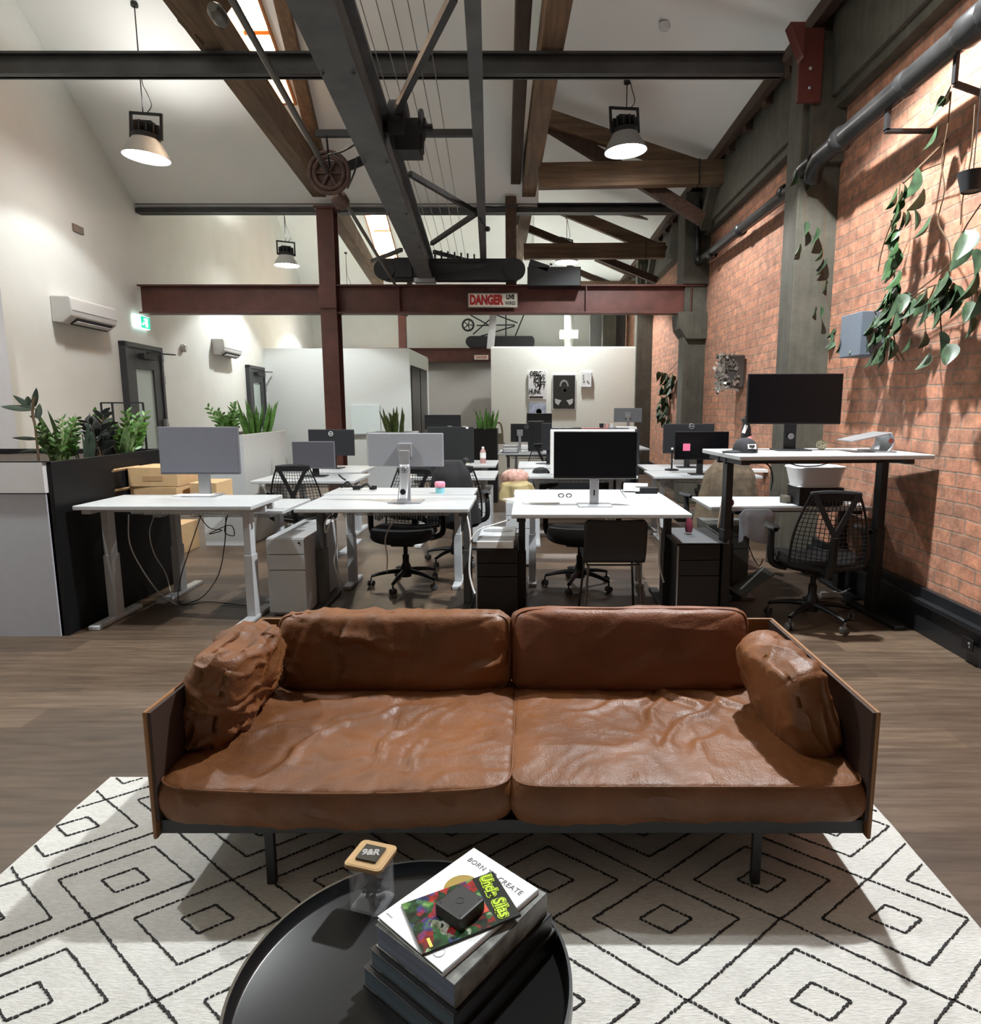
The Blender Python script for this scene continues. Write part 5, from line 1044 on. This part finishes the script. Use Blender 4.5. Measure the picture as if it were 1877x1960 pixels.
big = noi(N, L, oc, 14, 3); L.new(mixc(N, L, .04, oc, wn.outputs['Color']), v.inputs[0])
hs = N.new('ShaderNodeSeparateColor'); L.new(v.outputs['Color'], hs.inputs[0])
mixv = mathn(N, L, 'ADD', mathn(N, L, 'MULTIPLY', hs.outputs[0], .45), mathn(N, L, 'MULTIPLY', big, .6))
cc = ramp(N, L, mixv, [(.28, (.012, .02, .01)), (.38, (.02, .10, .025)), (.46, (.012, .02, .015)), (.54, (.36, .02, .015)), (.60, (.30, .02, .02)), (.66, (.04, .04, .20)), (.72, (.08, .22, .03)), (.8, (.5, .5, .45))])
L.new(mixc(N, L, .85, cc, ramp(N, L, nz_, [(.35, (.12, .12, .12)), (.6, (1.4, 1.4, 1.4))]), 'MULTIPLY'), bb_.inputs['Base Color']); bb_.inputs['Roughness'].default_value = .3
g = G(); g.bb(-W5/2+.001, W5/2-.001, -D5/2+.001, D5/2-.050, h5, h5+.0003); g.out('cover_art', 'magazine_art', b5)
LIME = mat('lime_ink', (.50, .72, .02), .4)
for s_, m_2, bo, dz_, nm in (('Uncle', LIME, .0042, .0006, 'masthead_outline'), ('Uncle', MATS['magazine_black'], .0022, .0010, 'masthead_line'), ('Uncle', LIME, .0009, .0014, 'masthead')):
    text(nm, s_, .030, m_2, b5, (-W5/2+.036, D5/2-.026, h5+dz_), (0, 0, R(-6)), bo, .85)
    text(nm, 'Silas', .033, m_2, b5, (W5/2-.034, D5/2-.028, h5+dz_), (0, 0, R(-4)), bo, .85)
g = G(); g.bb(.004, .030, D5/2-.078, D5/2-.052, h5, h5+.0007); g.out('red_box', mat('ink_red', (.62, .05, .02), .4), b5)
g = G(); g.bb(W5/2-.030, W5/2-.008, -D5/2+.018, -D5/2+.024, h5, h5+.0007); g.out('yellow_strip', mat('ink_yellow', (.75, .65, .12), .4), b5)
# box on top
q = [at(x, y, z=TZ+.172) for x, y in ((829, 1716), (889, 1757), (929, 1727), (874, 1693))]
cx_, cy_ = sum(p.x for p in q)/4, sum(p.y for p in q)/4; ex = q[1]-q[0]
t = thing('puck_box', 'small square matt-black box lying on the magazine', 'box', (cx_, cy_, TZ+.1435), math.atan2(ex.y, ex.x)); s = (ex.length+(q[3]-q[0]).length)/2
g = G(); g.bb(-s/2, s/2, -s/2, s/2, 0, .027); g.out('box_body', mat('box_matt', (.018, .019, .018), .45), t, bevel=.004)
g = G(); g.tube([(math.cos(a)*.008, math.sin(a)*.008, .0272) for a in [2*PI*k/16 for k in range(16)]], .0006, 4, closed=True)
for sx_ in (-1, 1): 
    for sy in (-1, 1): g.box((sx_*s*.38, sy*s*.38, .0273), (.003, .003, .0006))
g.out('embossed_marks', CHAR, t)
# jar
q = [at(x, y, z=TZ+.118) for x, y in ((653, 1654), (724, 1670), (764, 1620), (697, 1606))]
cx_, cy_ = sum(p.x for p in q)/4, sum(p.y for p in q)/4; ex = q[1]-q[0]; sx_, sy_ = ex.length, (q[3]-q[0]).length
t = thing('lidded_jar', 'clear square jar with a bamboo lid, holding black wrappers, on the coffee table', 'jar', (cx_, cy_, TZ+.0005), math.atan2(ex.y, ex.x))
def rr(hx, hy, r_=.012): 
    P_ = []
    for (cx2, cy2, a0) in ((hx-r_, hy-r_, 0), (-hx+r_, hy-r_, PI/2), (-hx+r_, -hy+r_, PI), (hx-r_, -hy+r_, 3*PI/2)):
        for k in range(5): a = a0+PI/2*k/4; P_.append((cx2+math.cos(a)*r_, cy2+math.sin(a)*r_))
    return P_
jx, jy = sx_/2*.86, sy_/2*.86
g = G()
for (hx, hy, flip) in ((jx, jy, 0), (jx-.003, jy-.003, 1)):
    g.prism(rr(hx, hy), .0 if not flip else .004, .108, None)
g.out('jar_body', GLASS, t, smooth=True)
g = G(); g.prism(rr(sx_/2, sy_/2), .108, .118); g.out('lid', mat('bamboo', (.50, .32, .15), .5, noise_amt=.15, nscale=12), t, bevel=.002)
g = G(); g.prism([(x*.97, y*.97) for x, y in rr(sx_/2, sy_/2)], .118, .1183); g.prism([(x*.90, y*.90) for x, y in rr(sx_/2, sy_/2)], .1183, .119); g.out('lid_inlay', 'bamboo', t)
g = G(); g.bb(-sx_*.27, sx_*.27, -sy_*.27, sy_*.27, .119, .124); k_ = g.out('name_plate', mat('plate_dark', (.05, .05, .045), .3, .4), t)
text('plate_lettering', '9&R', .026, SILV, k_, (0, 0, .1243), (0, 0, R(15)), .001, .9)
random.seed(3); g = G()
for k in range(16): g.box((random.uniform(-jx*.5, jx*.5), random.uniform(-jy*.5, jy*.5), random.uniform(.012, .06)), (.028, .02, .004), rot=rmat(random.uniform(-1, 1), random.uniform(-1, 1), random.uniform(-3, 3)))
g.out('wrappers', mat('wrapper', (.12, .12, .13), .25, .8, noise_amt=.9, nscale=90), t)
t = thing('eraser', 'tiny white cube at the table rim beside the books', 'cube', at(1047, 1770, z=TZ+.02)); g = G(); g.box((0, 0, -.008), (.014, .014, .014), R(30)); g.out('cube_body', PAPER, t, bevel=.001)
# ================================================================== THINGS ON THE DESKS
def onto(x, y, z=.80): return at(x, y, z=z)
def sheet(lab, x, y, w_, d_, rz, z=.80, h=.002, cat='paper', name='paper_sheet', m=PAPER):
    p = onto(x, y, z); g = G(); g.bb(-w_/2, w_/2, -d_/2, d_/2, 0.0005, h); o = g.out(name, m, None, loc=p, rz=rz); return tag(o, lab, cat)
sheet('white keyboard-sized pad in front of the pale grey monitor', 372, 950, .26, .10, 0, .855, h=.012, cat='pad', name='desk_pad')
sheet('loose white sheet lying diagonally at the left of the papers desk', 1005, 955, .28, .21, R(40))
sheet('white stack of paper in front of the diagonal sheet', 1035, 963, .26, .12, R(4), h=.012)
t = sheet('folded white papers near the right of the papers desk', 1216, 938, .20, .16, R(-10), h=.05, name='paper_stack')
o = sheet('small white card on the papers desk near its right edge', 1250, 955, .06, .04, 0, h=.01, cat='card', name='card')
t = thing('black_case', 'small black case with a pale label on the papers desk', 'case', onto(1236, 944)); g = G(); g.bb(-.09, .09, -.04, .04, 0, .05); g.out('case_body', BLK, t, bevel=.006); g = G(); g.bb(-.10, -.06, -.042, .0, .02, .05); g.out('case_label', PAPER, t)
t = thing('sunglasses', 'dark glasses lying left of the silver monitor stand', 'glasses', onto(1081, 952)); g = G()
for s in (-1, 1): g.tube([(s*.03+math.cos(a)*.02, 0, .015+math.sin(a)*.014) for a in [2*PI*k/12 for k in range(12)]], .004, 6, closed=True)
g.tube([(-.05, 0, .02), (-.05, .09, .012)], .003, 5); g.tube([(.05, 0, .02), (.05, .09, .012)], .003, 5); g.out('frame', BLK, t)
# jar with pink lid
t = thing('food_jar', 'blue jar with a pink lid on the silver-monitor desk', 'jar', onto(842, 944)); g = G(); g.lathe([(0, 0), (.036, 0), (.037, .05), (.034, .052)], 24, cap=False); g.out('jar_body', mat('jar_blue', (.25, .60, .68), .35), t, smooth=True)
g = G(); g.lathe([(.04, .05), (.043, .055), (.043, .085), (.036, .095), (0, .096)], 24, cap=False); g.out('lid', mat('lid_pink', (.80, .30, .40), .45), t, smooth=True)
# bottle on far desk
t = thing('drink_bottle', 'pink drink bottle with a white label and cap on the cluttered far desk', 'bottle', (-.60, 8.3, .77)); g = G(); g.lathe([(0, 0), (.036, 0), (.038, .01), (.038, .14), (.03, .17), (.014, .19), (.014, .2)], 20, cap=False); g.out('bottle_body', mat('bottle_pink', (.42, .24, .22), .25), t, smooth=True)
g = G(); g.lathe([(.039, .07), (.039, .14)], 20, cap=False); g.out('bottle_label', PAPER, t, smooth=True); g = G(); g.lathe([(.016, .19), (.016, .215), (0, .216)], 14, cap=False); g.out('cap', PAPER, t)
t = thing('paper_bag', 'pale crumpled bag beside the pink bottle', 'bag', (-.93, 8.3, .77)); g = G()
g.grid(lambda u, v: ((.12+.03*math.sin(5*2*PI*u))*math.cos(2*PI*u)*math.sin(PI*(.5+v*.5)), .08*math.sin(2*PI*u)*math.sin(PI*(.5+v*.5)), .15*v**.6+.008*math.sin(9*u*6.28)), 28, 8, closed_u=True); g.out('bag_body', mat('bag_cream', (.55, .52, .40), .7, noise_amt=.2, bump=.6, bscale=30), t, smooth='all')
t = thing('open_box', 'low cream open tray around the crumpled bag', 'box', (-.92, 8.32, .77)); g = G(); g.bb(-.19, -.18, -.12, .12, 0, .07); g.bb(.16, .17, -.12, .12, 0, .09); g.bb(-.19, .17, .11, .12, 0, .09); g.bb(-.19, .17, -.12, .12, 0, .006); g.out('box_body', 'bag_cream', t)
o = drape('shoulder_bag', 'tan and pink shoulder bag slumped on the grey pedestal in the aisle', 'bag', (-.12, 6.2, .62), .19, .13, 0, .17, mat('bag_tan', (.36, .29, .14), .7, noise_amt=.3, nscale=8), th=.14, seed=14)
g = G(); g.grid(lambda u, v: (-.02+.12*math.cos(2*PI*u)*math.sin(PI*v*.98+.02)+.02*math.sin(7*u*6.28), .07*math.sin(2*PI*u)*math.sin(PI*v*.98+.02), .2-.08*math.cos(PI*v)), 24, 10, closed_u=True); g.out('pink_scarf', mat('scarf_pink', (.55, .33, .28), .85, noise_amt=.4, nscale=25), o, smooth='all')
o = drape('crumpled_cloth', 'dark crumpled cloth on the desk left of the white-edged panel', 'cloth', (.13, 7.1, .77), .10, .05, 0, .06, FAB, th=.08, seed=21, folds=7)
t = thing('paper_tray', 'stacked grey paper tray left of the dark monitors', 'tray', (-.30, 10.3, .77)); g = G()
for z in (0, .05, .10): g.bb(-.12, .12, -.15, .15, z, z+.012)
g.bb(-.12, .12, -.15, -.14, 0, .05); g.bb(-.12, -.11, -.15, .15, 0, .12); g.bb(.11, .12, -.15, .15, 0, .12); g.out('tray_body', mat('tray_pale', (.5, .52, .54), .5), t); g = G(); g.bb(-.11, .11, -.14, .14, .055, .095); g.out('paper_pile', PAPER, t)
t = thing('wooden_stand', 'tall arched bronze-coloured stand at the left of the paper tray', 'stand', (-.50, 10.4, .77)); g = G(); g.tube(smoothpts([(-.07, 0, .16), (-.06, 0, .36), (-.03, 0, .46), (0, 0, .47), (.03, 0, .46), (.06, 0, .36), (.07, 0, .16)]), .015, 6); g.bb(-.12, .1, -.06, .06, .13, .16); g.bb(-.12, -.02, -.06, .06, 0, .15); g.bb(-.07, .07, -.02, .02, .16, .3); g.out('stand_body', mat('stand_bronze', (.14, .12, .07), .5), t, smooth=True)
for i, (x, y, w_, lab, mm) in enumerate([(1083, 822, .45, 'long dark laptop edge above the black monitor screen', CHAR), (1130, 817, .5, 'thin reddish folder standing on the far shelf', mat('folder_red', (.28, .10, .09), .6)), (1200, 816, .30, 'white folded card under the pale grey monitor', PAPER)]):
    p = at(x, y, Y=9.4); g = G(); g.bb(-w_/2, w_/2, -.1, .1, 0, .02 if i < 2 else .035); o = g.out(['laptop', 'folder', 'card'][i], mm, None, loc=(p.x, 9.5+.04*i, 1.168), rz=R(2)); tag(o, lab, ['laptop', 'folder', 'card'][i])
t = thing('shelf_unit', 'low dark shelf unit behind the white-edged panel', 'shelf', (.85, 9.62, 0)); g = G(); g.bb(-.55, .75, -.25, .25, 1.13, 1.165); g.bb(-.55, -.5, -.25, .25, 0, 1.13); g.bb(.7, .75, -.25, .25, 0, 1.13); g.bb(-.5, .7, .2, .25, 0, 1.13); g.out('shelf_body', CHAR, t)
for i, (x, mm, lab) in enumerate([(1151, CHAR, 'dark cup on the shelf unit'), (1161, mat('cup_pink', (.6, .35, .33), .5), 'pink cup next to the dark cup on the shelf unit'), (1170, PLAST, 'white cup rightmost on the shelf unit')]):
    p = at(x, 812, Y=9.5); g = G(); g.lathe([(0, 0), (.028, 0), (.034, .085), (.030, .085), (.026, .008), (0, .008)], 16, cap=False); o = g.out('cup', mm, None, loc=(p.x, 9.5, 1.166), smooth=True); tag(o, lab, 'cup')
# webcam on stick and desk lamp-like stand on the pink-note desk
t = thing('webcam_stand', 'little round-headed webcam on a black stand, left of the pink note monitor', 'webcam', onto(1285, 900, .76)); g = G(); g.lathe([(0, 0), (.08, 0), (.08, .012), (.01, .02), (.01, .24), (0, .24)], 20, cap=False); g.out('stand', BLK, t, smooth=True); g = G(); g.lathe([(0, -.015), (.014, -.01), (.014, .01), (0, .015)], 12, (0, 0, .25), cap=False); g.out('camera_head', PLAST, t, smooth=True)
sheet('white notepad on the desk with the pink note monitor', 1300, 888, .2, .12, R(5), .765, .06, 'notepad', 'notepad')
sheet('white papers on the far right desk behind the standing desk', 1440, 903, .3, .15, R(-4), .77, .03)
# standing desk items
t = thing('baseball_cap', 'black baseball cap with a white patch on the front corner of the standing desk', 'cap', at(1425, 866, z=1.19)); g = G()
g.grid(lambda u, v: (.082*math.cos(2*PI*u)*math.cos(v*PI/2)**.75, .095*math.sin(2*PI*u)*math.cos(v*PI/2)**.75, .098*math.sin(v*PI/2)+.001), 28, 10, closed_u=True); g.out('crown', mat('cap_black', (.014, .014, .017), .85), t, smooth='all')
g = G(); g.grid(lambda u, v: (-(.055+.085*v)*math.cos((u-.5)*2.2)-.02, .07*math.sin((u-.5)*3.0)-.02, .010-.008*v+.006*math.cos((u-.5)*3)), 12, 5); g.out('brim', 'cap_black', t, smooth='all', solid=.004)
g = G(); g.lathe([(0, 0), (.006, 0), (.005, .006), (0, .007)], 10, (0, 0, .098), cap=False); g.out('button', 'cap_black', t)
g = G(); g.box((.018, -.083, .045), (.058, .006, .032), rot=rmat(R(-18), 0, R(8))); pt = g.out('patch', PAPER, t); text('patch_lettering', 'FOB', .026, BLK, t, (.018, -.089, .045), (R(72), 0, R(8)), .002, .8)
t = thing('figurine_bottle', 'black bottle-shaped ornament with white and pink markings behind the cap', 'ornament', at(1420, 858, z=1.19)); t.location = (1.55, 4.62, 1.19); g = G()
g.lathe([(0, 0), (.036, 0), (.04, .05), (.034, .12), (.03, .16), (.018, .2), (.014, .24), (0, .245)], 20, cap=False); g.box((-.02, -.0, .2), (.012, .02, .05), rot=rmat(0, R(-25), 0)); g.box((.02, 0, .2), (.012, .02, .05), rot=rmat(0, R(25), 0)); g.out('body', FAB, t, smooth=True)
g = G(); g.lathe([(0, -.012), (.013, 0), (0, .012)], 12, (0, 0, .235), cap=False); g.box((-.02, -.033, .15), (.02, .012, .06), rot=rmat(0, R(20), 0)); g.out('white_marks', PAPER, t); g = G(); g.box((0, -.036, .075), (.06, .012, .03), rot=rmat(0, R(-25), 0)); g.box((.03, -.02, .09), (.012, .03, .05), rot=rmat(0, R(15), 0)); g.out('pink_marks', mat('mark_pink', (.7, .3, .3), .5), t)
p = at(1538, 852, z=1.19); t = thing('wicker_ball', 'small pale ball of twisted strips right of the standing-desk monitor stand', 'ornament', (p.x-.12, 4.62, 1.19)); random.seed(4); g = G()
for k in range(8):
    n = Vector((random.gauss(0, 1), random.gauss(0, 1), random.gauss(0, 1))).normalized(); a = n.orthogonal().normalized(); b_ = n.cross(a); g.tube([Vector((0, 0, .036))+(a*math.cos(q_)+b_*math.sin(q_))*.033 for q_ in [2*PI*j/20 for j in range(20)]], .0045, 5, closed=True)
g.out('strips', mat('strip_cream', (.62, .58, .42), .6), t, smooth=True)
t = thing('laptop_stand', 'silver tilted laptop stand at the wall end of the standing desk', 'stand', (2.36, 4.45, 1.19), R(0)); g = G()
g.grid(lambda u, v: (-.19+.26*u, -.12+.24*v, .075+.055*u), 6, 6); g.out('top_plate', SILV, t, solid=.008); g = G(); g.grid(lambda u, v: (.07+.045*math.sin(u*PI*.6)-.06*u*u, -.12+.24*v, .13*(1-u)+.004), 12, 4); g.bb(-.03, .11, -.12, .12, 0, .008); g.out('support', SILV, t, solid=.006, smooth=True)
g = G(); g.lathe([(0, 0), (.018, 0), (.018, .003)], 16, (.065, -.127, .08), rmat(R(90), 0, 0)); g.out('round_hole', mat('hole_red', (.2, .05, .04), .5), t)
# basket, cans, rolls on low desk
t = thing('plastic_tub', 'white tapered plastic tub balanced above the mesh chair back', 'tub', (2.22, 4.98, .885)); g = G()
def tubf(u, v):
    a = 2*PI*u; k = .82+.18*v; x = math.copysign(abs(math.cos(a))**.5, math.cos(a))*.20*k; y = math.copysign(abs(math.sin(a))**.5, math.sin(a))*.14*k; return (x, y, .15*v)
g.grid(tubf, 40, 6, closed_u=True); g.grid(lambda u, v: (-.16+.32*u, -.11+.22*v, .004), 2, 2); g.tube([Vector(tubf(k/40, 1)) for k in range(40)], .008, 6, closed=True); g.out('tub_body', mat('tub_white', (.78, .78, .80), .4), t, smooth=True, solid=.003)
t = thing('black_crate', 'black box under the white tub on the low desk', 'box', (2.24, 5.0, .745)); g = G(); g.bb(-.17, .17, -.12, .12, 0, .135); g.out('crate_body', BLK, t, bevel=.005)
t = thing('tape_roll', 'dark round tin on the low desk by the brick wall', 'tin', at(1505, 962, z=.74)); g = G(); g.lathe([(0, 0), (.05, 0), (.052, .004), (.052, .055), (.048, .06), (0, .06)], 28, cap=False); g.out('tin_body', mat('tin_brown', (.07, .06, .045), .4), t, smooth=True); g = G(); g.bb(-.02, .11, -.06, .07, 0.0, .006); g.out('mat_under', BLK, t)
t = thing('paper_roll', 'white roll of paper on the low desk', 'paper roll', at(1548, 948, z=.775)); g = G(); g.tube([(-.08, .03, 0), (.08, -.03, 0)], .026, 14); g.out('roll', PAPER, t, smooth=True); t.location.z = .767
t = thing('red_ball', 'small dark red ball behind the left leg of the standing desk', 'ball', at(1396, 962, z=.775)); g = G(); g.lathe([(.034*math.sin(PI*k/10), -.034*math.cos(PI*k/10)) for k in range(11)], 16, cap=False); g.out('ball_body', mat('ball_red', (.26, .03, .05), .5), t, smooth='all'); t.location.z = .775
t = thing('pink_bottle', 'translucent pink flask standing on the dark tray', 'flask', (1.17, 4.64, .586)); g = G(); g.lathe([(0, 0), (.025, 0), (.03, .05), (.018, .1), (.01, .115), (0, .116)], 16, cap=False); g.out('flask_body', mat('flask_pink', (.16, .03, .05), .3), t, smooth=True)
o = drape('grey_cloth', 'pale grey fabric hanging off the front of the low desk', 'cloth', (1.72, 4.80, .42), .11, .14, .08, .31, mat('cloth_grey', (.40, .42, .47), .8, noise_amt=.1), th=.03, seed=31)
t = thing('metal_bin', 'grey metal box with angled flaps under the low desk', 'bin', (1.66, 4.98, .18)); g = G(); g.bb(-.2, .1, -.12, .12, 0, .02); g.box((.12, 0, .12), (.3, .24, .012), rot=rmat(0, R(-35), 0)); g.box((-.12, 0, .12), (.25, .24, .012), rot=rmat(0, R(40), 0)); g.out('bin_body', mat('bin_grey', (.22, .23, .22), .4, .5), t)
t.location.z = 0.0
# headset and cable clutter on the second desk
t = thing('headset', 'black headset and folded arms lying behind the left of the silver-monitor desk', 'headset', onto(690, 938)); random.seed(8); g = G()
g.tube(smoothpts([(-.16, 0, .02), (-.11, 0, .07), (-.07, 0, .03), (-.03, .02, .02)]), .009, 6); g.tube(smoothpts([(-.19, .03, .13), (-.16, .03, .10), (-.13, .03, .08)]), .008, 6); g.tube(smoothpts([(.0, 0, .02), (.05, 0, .05), (.09, 0, .02)]), .012, 6); g.box((-.04, .02, .02), (.06, .05, .03), R(20)); g.box((.10, .02, .02), (.05, .04, .03), R(-20)); g.out('headset_body', BLK, t, smooth=True)
t = thing('black_device', 'bulky black device behind the silver monitor', 'device', (-.98, 6.9, .76)); g = G(); g.bb(-.22, .22, -.1, .1, 0, .14); g.box((.25, 0, .1), (.05, .2, .2), rot=rmat(0, R(30), 0)); g.out('device_body', CHAR, t, bevel=.01)
# ================================================================== CABLES
def cable(lab, pts, m=CABW, r=.005, name='cable', grp=None):
    P_ = smoothpts(pts, 5); p0 = P_[0].copy(); g = G(); g.tube([p-p0 for p in P_], r, 6); o = g.out(name, m, None, loc=p0, smooth='all'); return tag(o, lab, 'cable', grp)
A_ = lambda x, y, Y: at(x, y, Y=Y)
cable('white corrugated cable curving from the left desk leg down to the floor', [A_(246, 985, 4.75), A_(248, 1040, 4.75), A_(272, 1090, 4.75), A_(305, 1135, 4.8), at(338, 1157, z=.015)])
cable('white cable hanging under the middle of the front left desk', [A_(294, 990, 4.9), A_(286, 1020, 4.85), A_(295, 1060, 4.9), A_(318, 1100, 4.9), at(330, 1150, z=.012)], r=.004)
cable('black cable dropping from the tray and looping along the floor', [A_(385, 985, 4.85), A_(360, 1060, 4.85), A_(345, 1110, 4.9), at(345, 1156, z=.01), at(400, 1152, z=.01), at(475, 1160, z=.01)], CABB, .004)
cable('black cable swinging in a wide curve under the right of the front left desk', [A_(432, 990, 4.8), A_(430, 1040, 4.8), A_(418, 1100, 4.8), at(388, 1142, z=.05), at(350, 1158, z=.01)], CABB, .004)
cable('tangled black cable loops under the front left desk', [A_(380, 985, 4.7), A_(400, 1010, 4.7), A_(425, 1015, 4.68), A_(400, 1022, 4.72), A_(440, 1005, 4.7), A_(448, 1025, 4.7), A_(430, 1018, 4.7), A_(436, 985, 4.7)], CABB, .0035)
cable('pair of white cables looping beside the dark leg of the silver-monitor desk', [A_(632, 985, 4.6), A_(622, 1000, 4.6), A_(624, 1020, 4.62), A_(638, 990, 4.65), A_(644, 1040, 4.66), A_(640, 1080, 4.66), at(655, 1118, z=.14)])
cable('long white cable down the right leg of the silver-monitor desk', [A_(893, 985, 4.5), A_(900, 1030, 4.45), A_(898, 1090, 4.42), A_(903, 1120, 4.40), A_(909, 1137, 4.38)], r=.007)
cable('white cable arching over the white boxes to the papers desk', [A_(900, 1035, 4.42), A_(915, 1015, 4.45), A_(945, 1004, 4.5), A_(975, 995, 4.55)], r=.005)
cable('white curly cable hanging under the silver-monitor desk', [A_(760, 990, 4.5), A_(745, 1010, 4.5), A_(737, 1035, 4.5), A_(741, 1065, 4.5), A_(740, 1095, 4.5)], mat('cable_grey', (.30, .29, .27), .6), .005)
cable('white cable down the right leg of the papers desk', [A_(1260, 990, 4.5), A_(1263, 1030, 4.5), A_(1262, 1080, 4.5), A_(1270, 1115, 4.5)], r=.007)
cable('cream cable curving down the left leg of the standing desk', [A_(1402, 888, 4.5), A_(1388, 920, 4.5), A_(1382, 960, 4.5), A_(1374, 1010, 4.52)], mat('cable_cream', (.6, .53, .42), .6), .008)
cable('bundle of dark cables drooping from the tall standing desk', [A_(1440, 880, 4.6), A_(1470, 890, 4.7), A_(1478, 915, 4.7), A_(1474, 940, 4.8)], CABB, .006)
cable('dark cable slung under the standing desktop', [A_(1490, 882, 4.6), A_(1540, 893, 4.6), A_(1580, 888, 4.6), A_(1600, 878, 4.6)], CABB, .004)
cable('thin dark cable to the floor left of the mesh chair', [A_(1432, 985, 4.85), A_(1430, 1030, 4.85), A_(1438, 1060, 4.85), A_(1452, 1083, 4.9), A_(1460, 1070, 4.95)], CABB, .004)
cable('white cable with plug on the floor behind the mesh chair base', [at(1560, 1138, z=.02), at(1575, 1130, z=.06), at(1610, 1135, z=.03), at(1640, 1118, z=.05), at(1648, 1120, z=.04)], r=.008)
cable('black cable from the black screen down to the papers desk', [A_(1178, 915, 4.6), A_(1185, 935, 4.62), at(1198, 953, z=.806)], CABB, .003)
t = thing('power_board', 'white power board on the floor behind the mesh chair', 'power board', at(1585, 1142, z=.0)); g = G(); g.bb(-.07, .07, -.03, .03, 0, .04); g.out('board_body', PLAST, t, bevel=.005)
t = thing('wall_socket', 'double black power socket on the skirting board at the right edge', 'socket', (2.572, at(1852, 1232, X=2.57).y, at(1852, 1232, X=2.57).z)); g = G(); g.bb(-.008, .0, -.05, .05, -.035, .035); g.out('plate', BLK, t, bevel=.003); g = G(); g.bb(-.012, -.008, -.03, -.012, .002, .014); g.bb(-.012, -.008, -.03, -.022, -.018, -.006); g.out('switches', SILV, t)
for x, y, lab in ((395, 982, 'black control box under the front left desktop'), (990, 992, 'dark control box under the left end of the papers desk')):
    pass
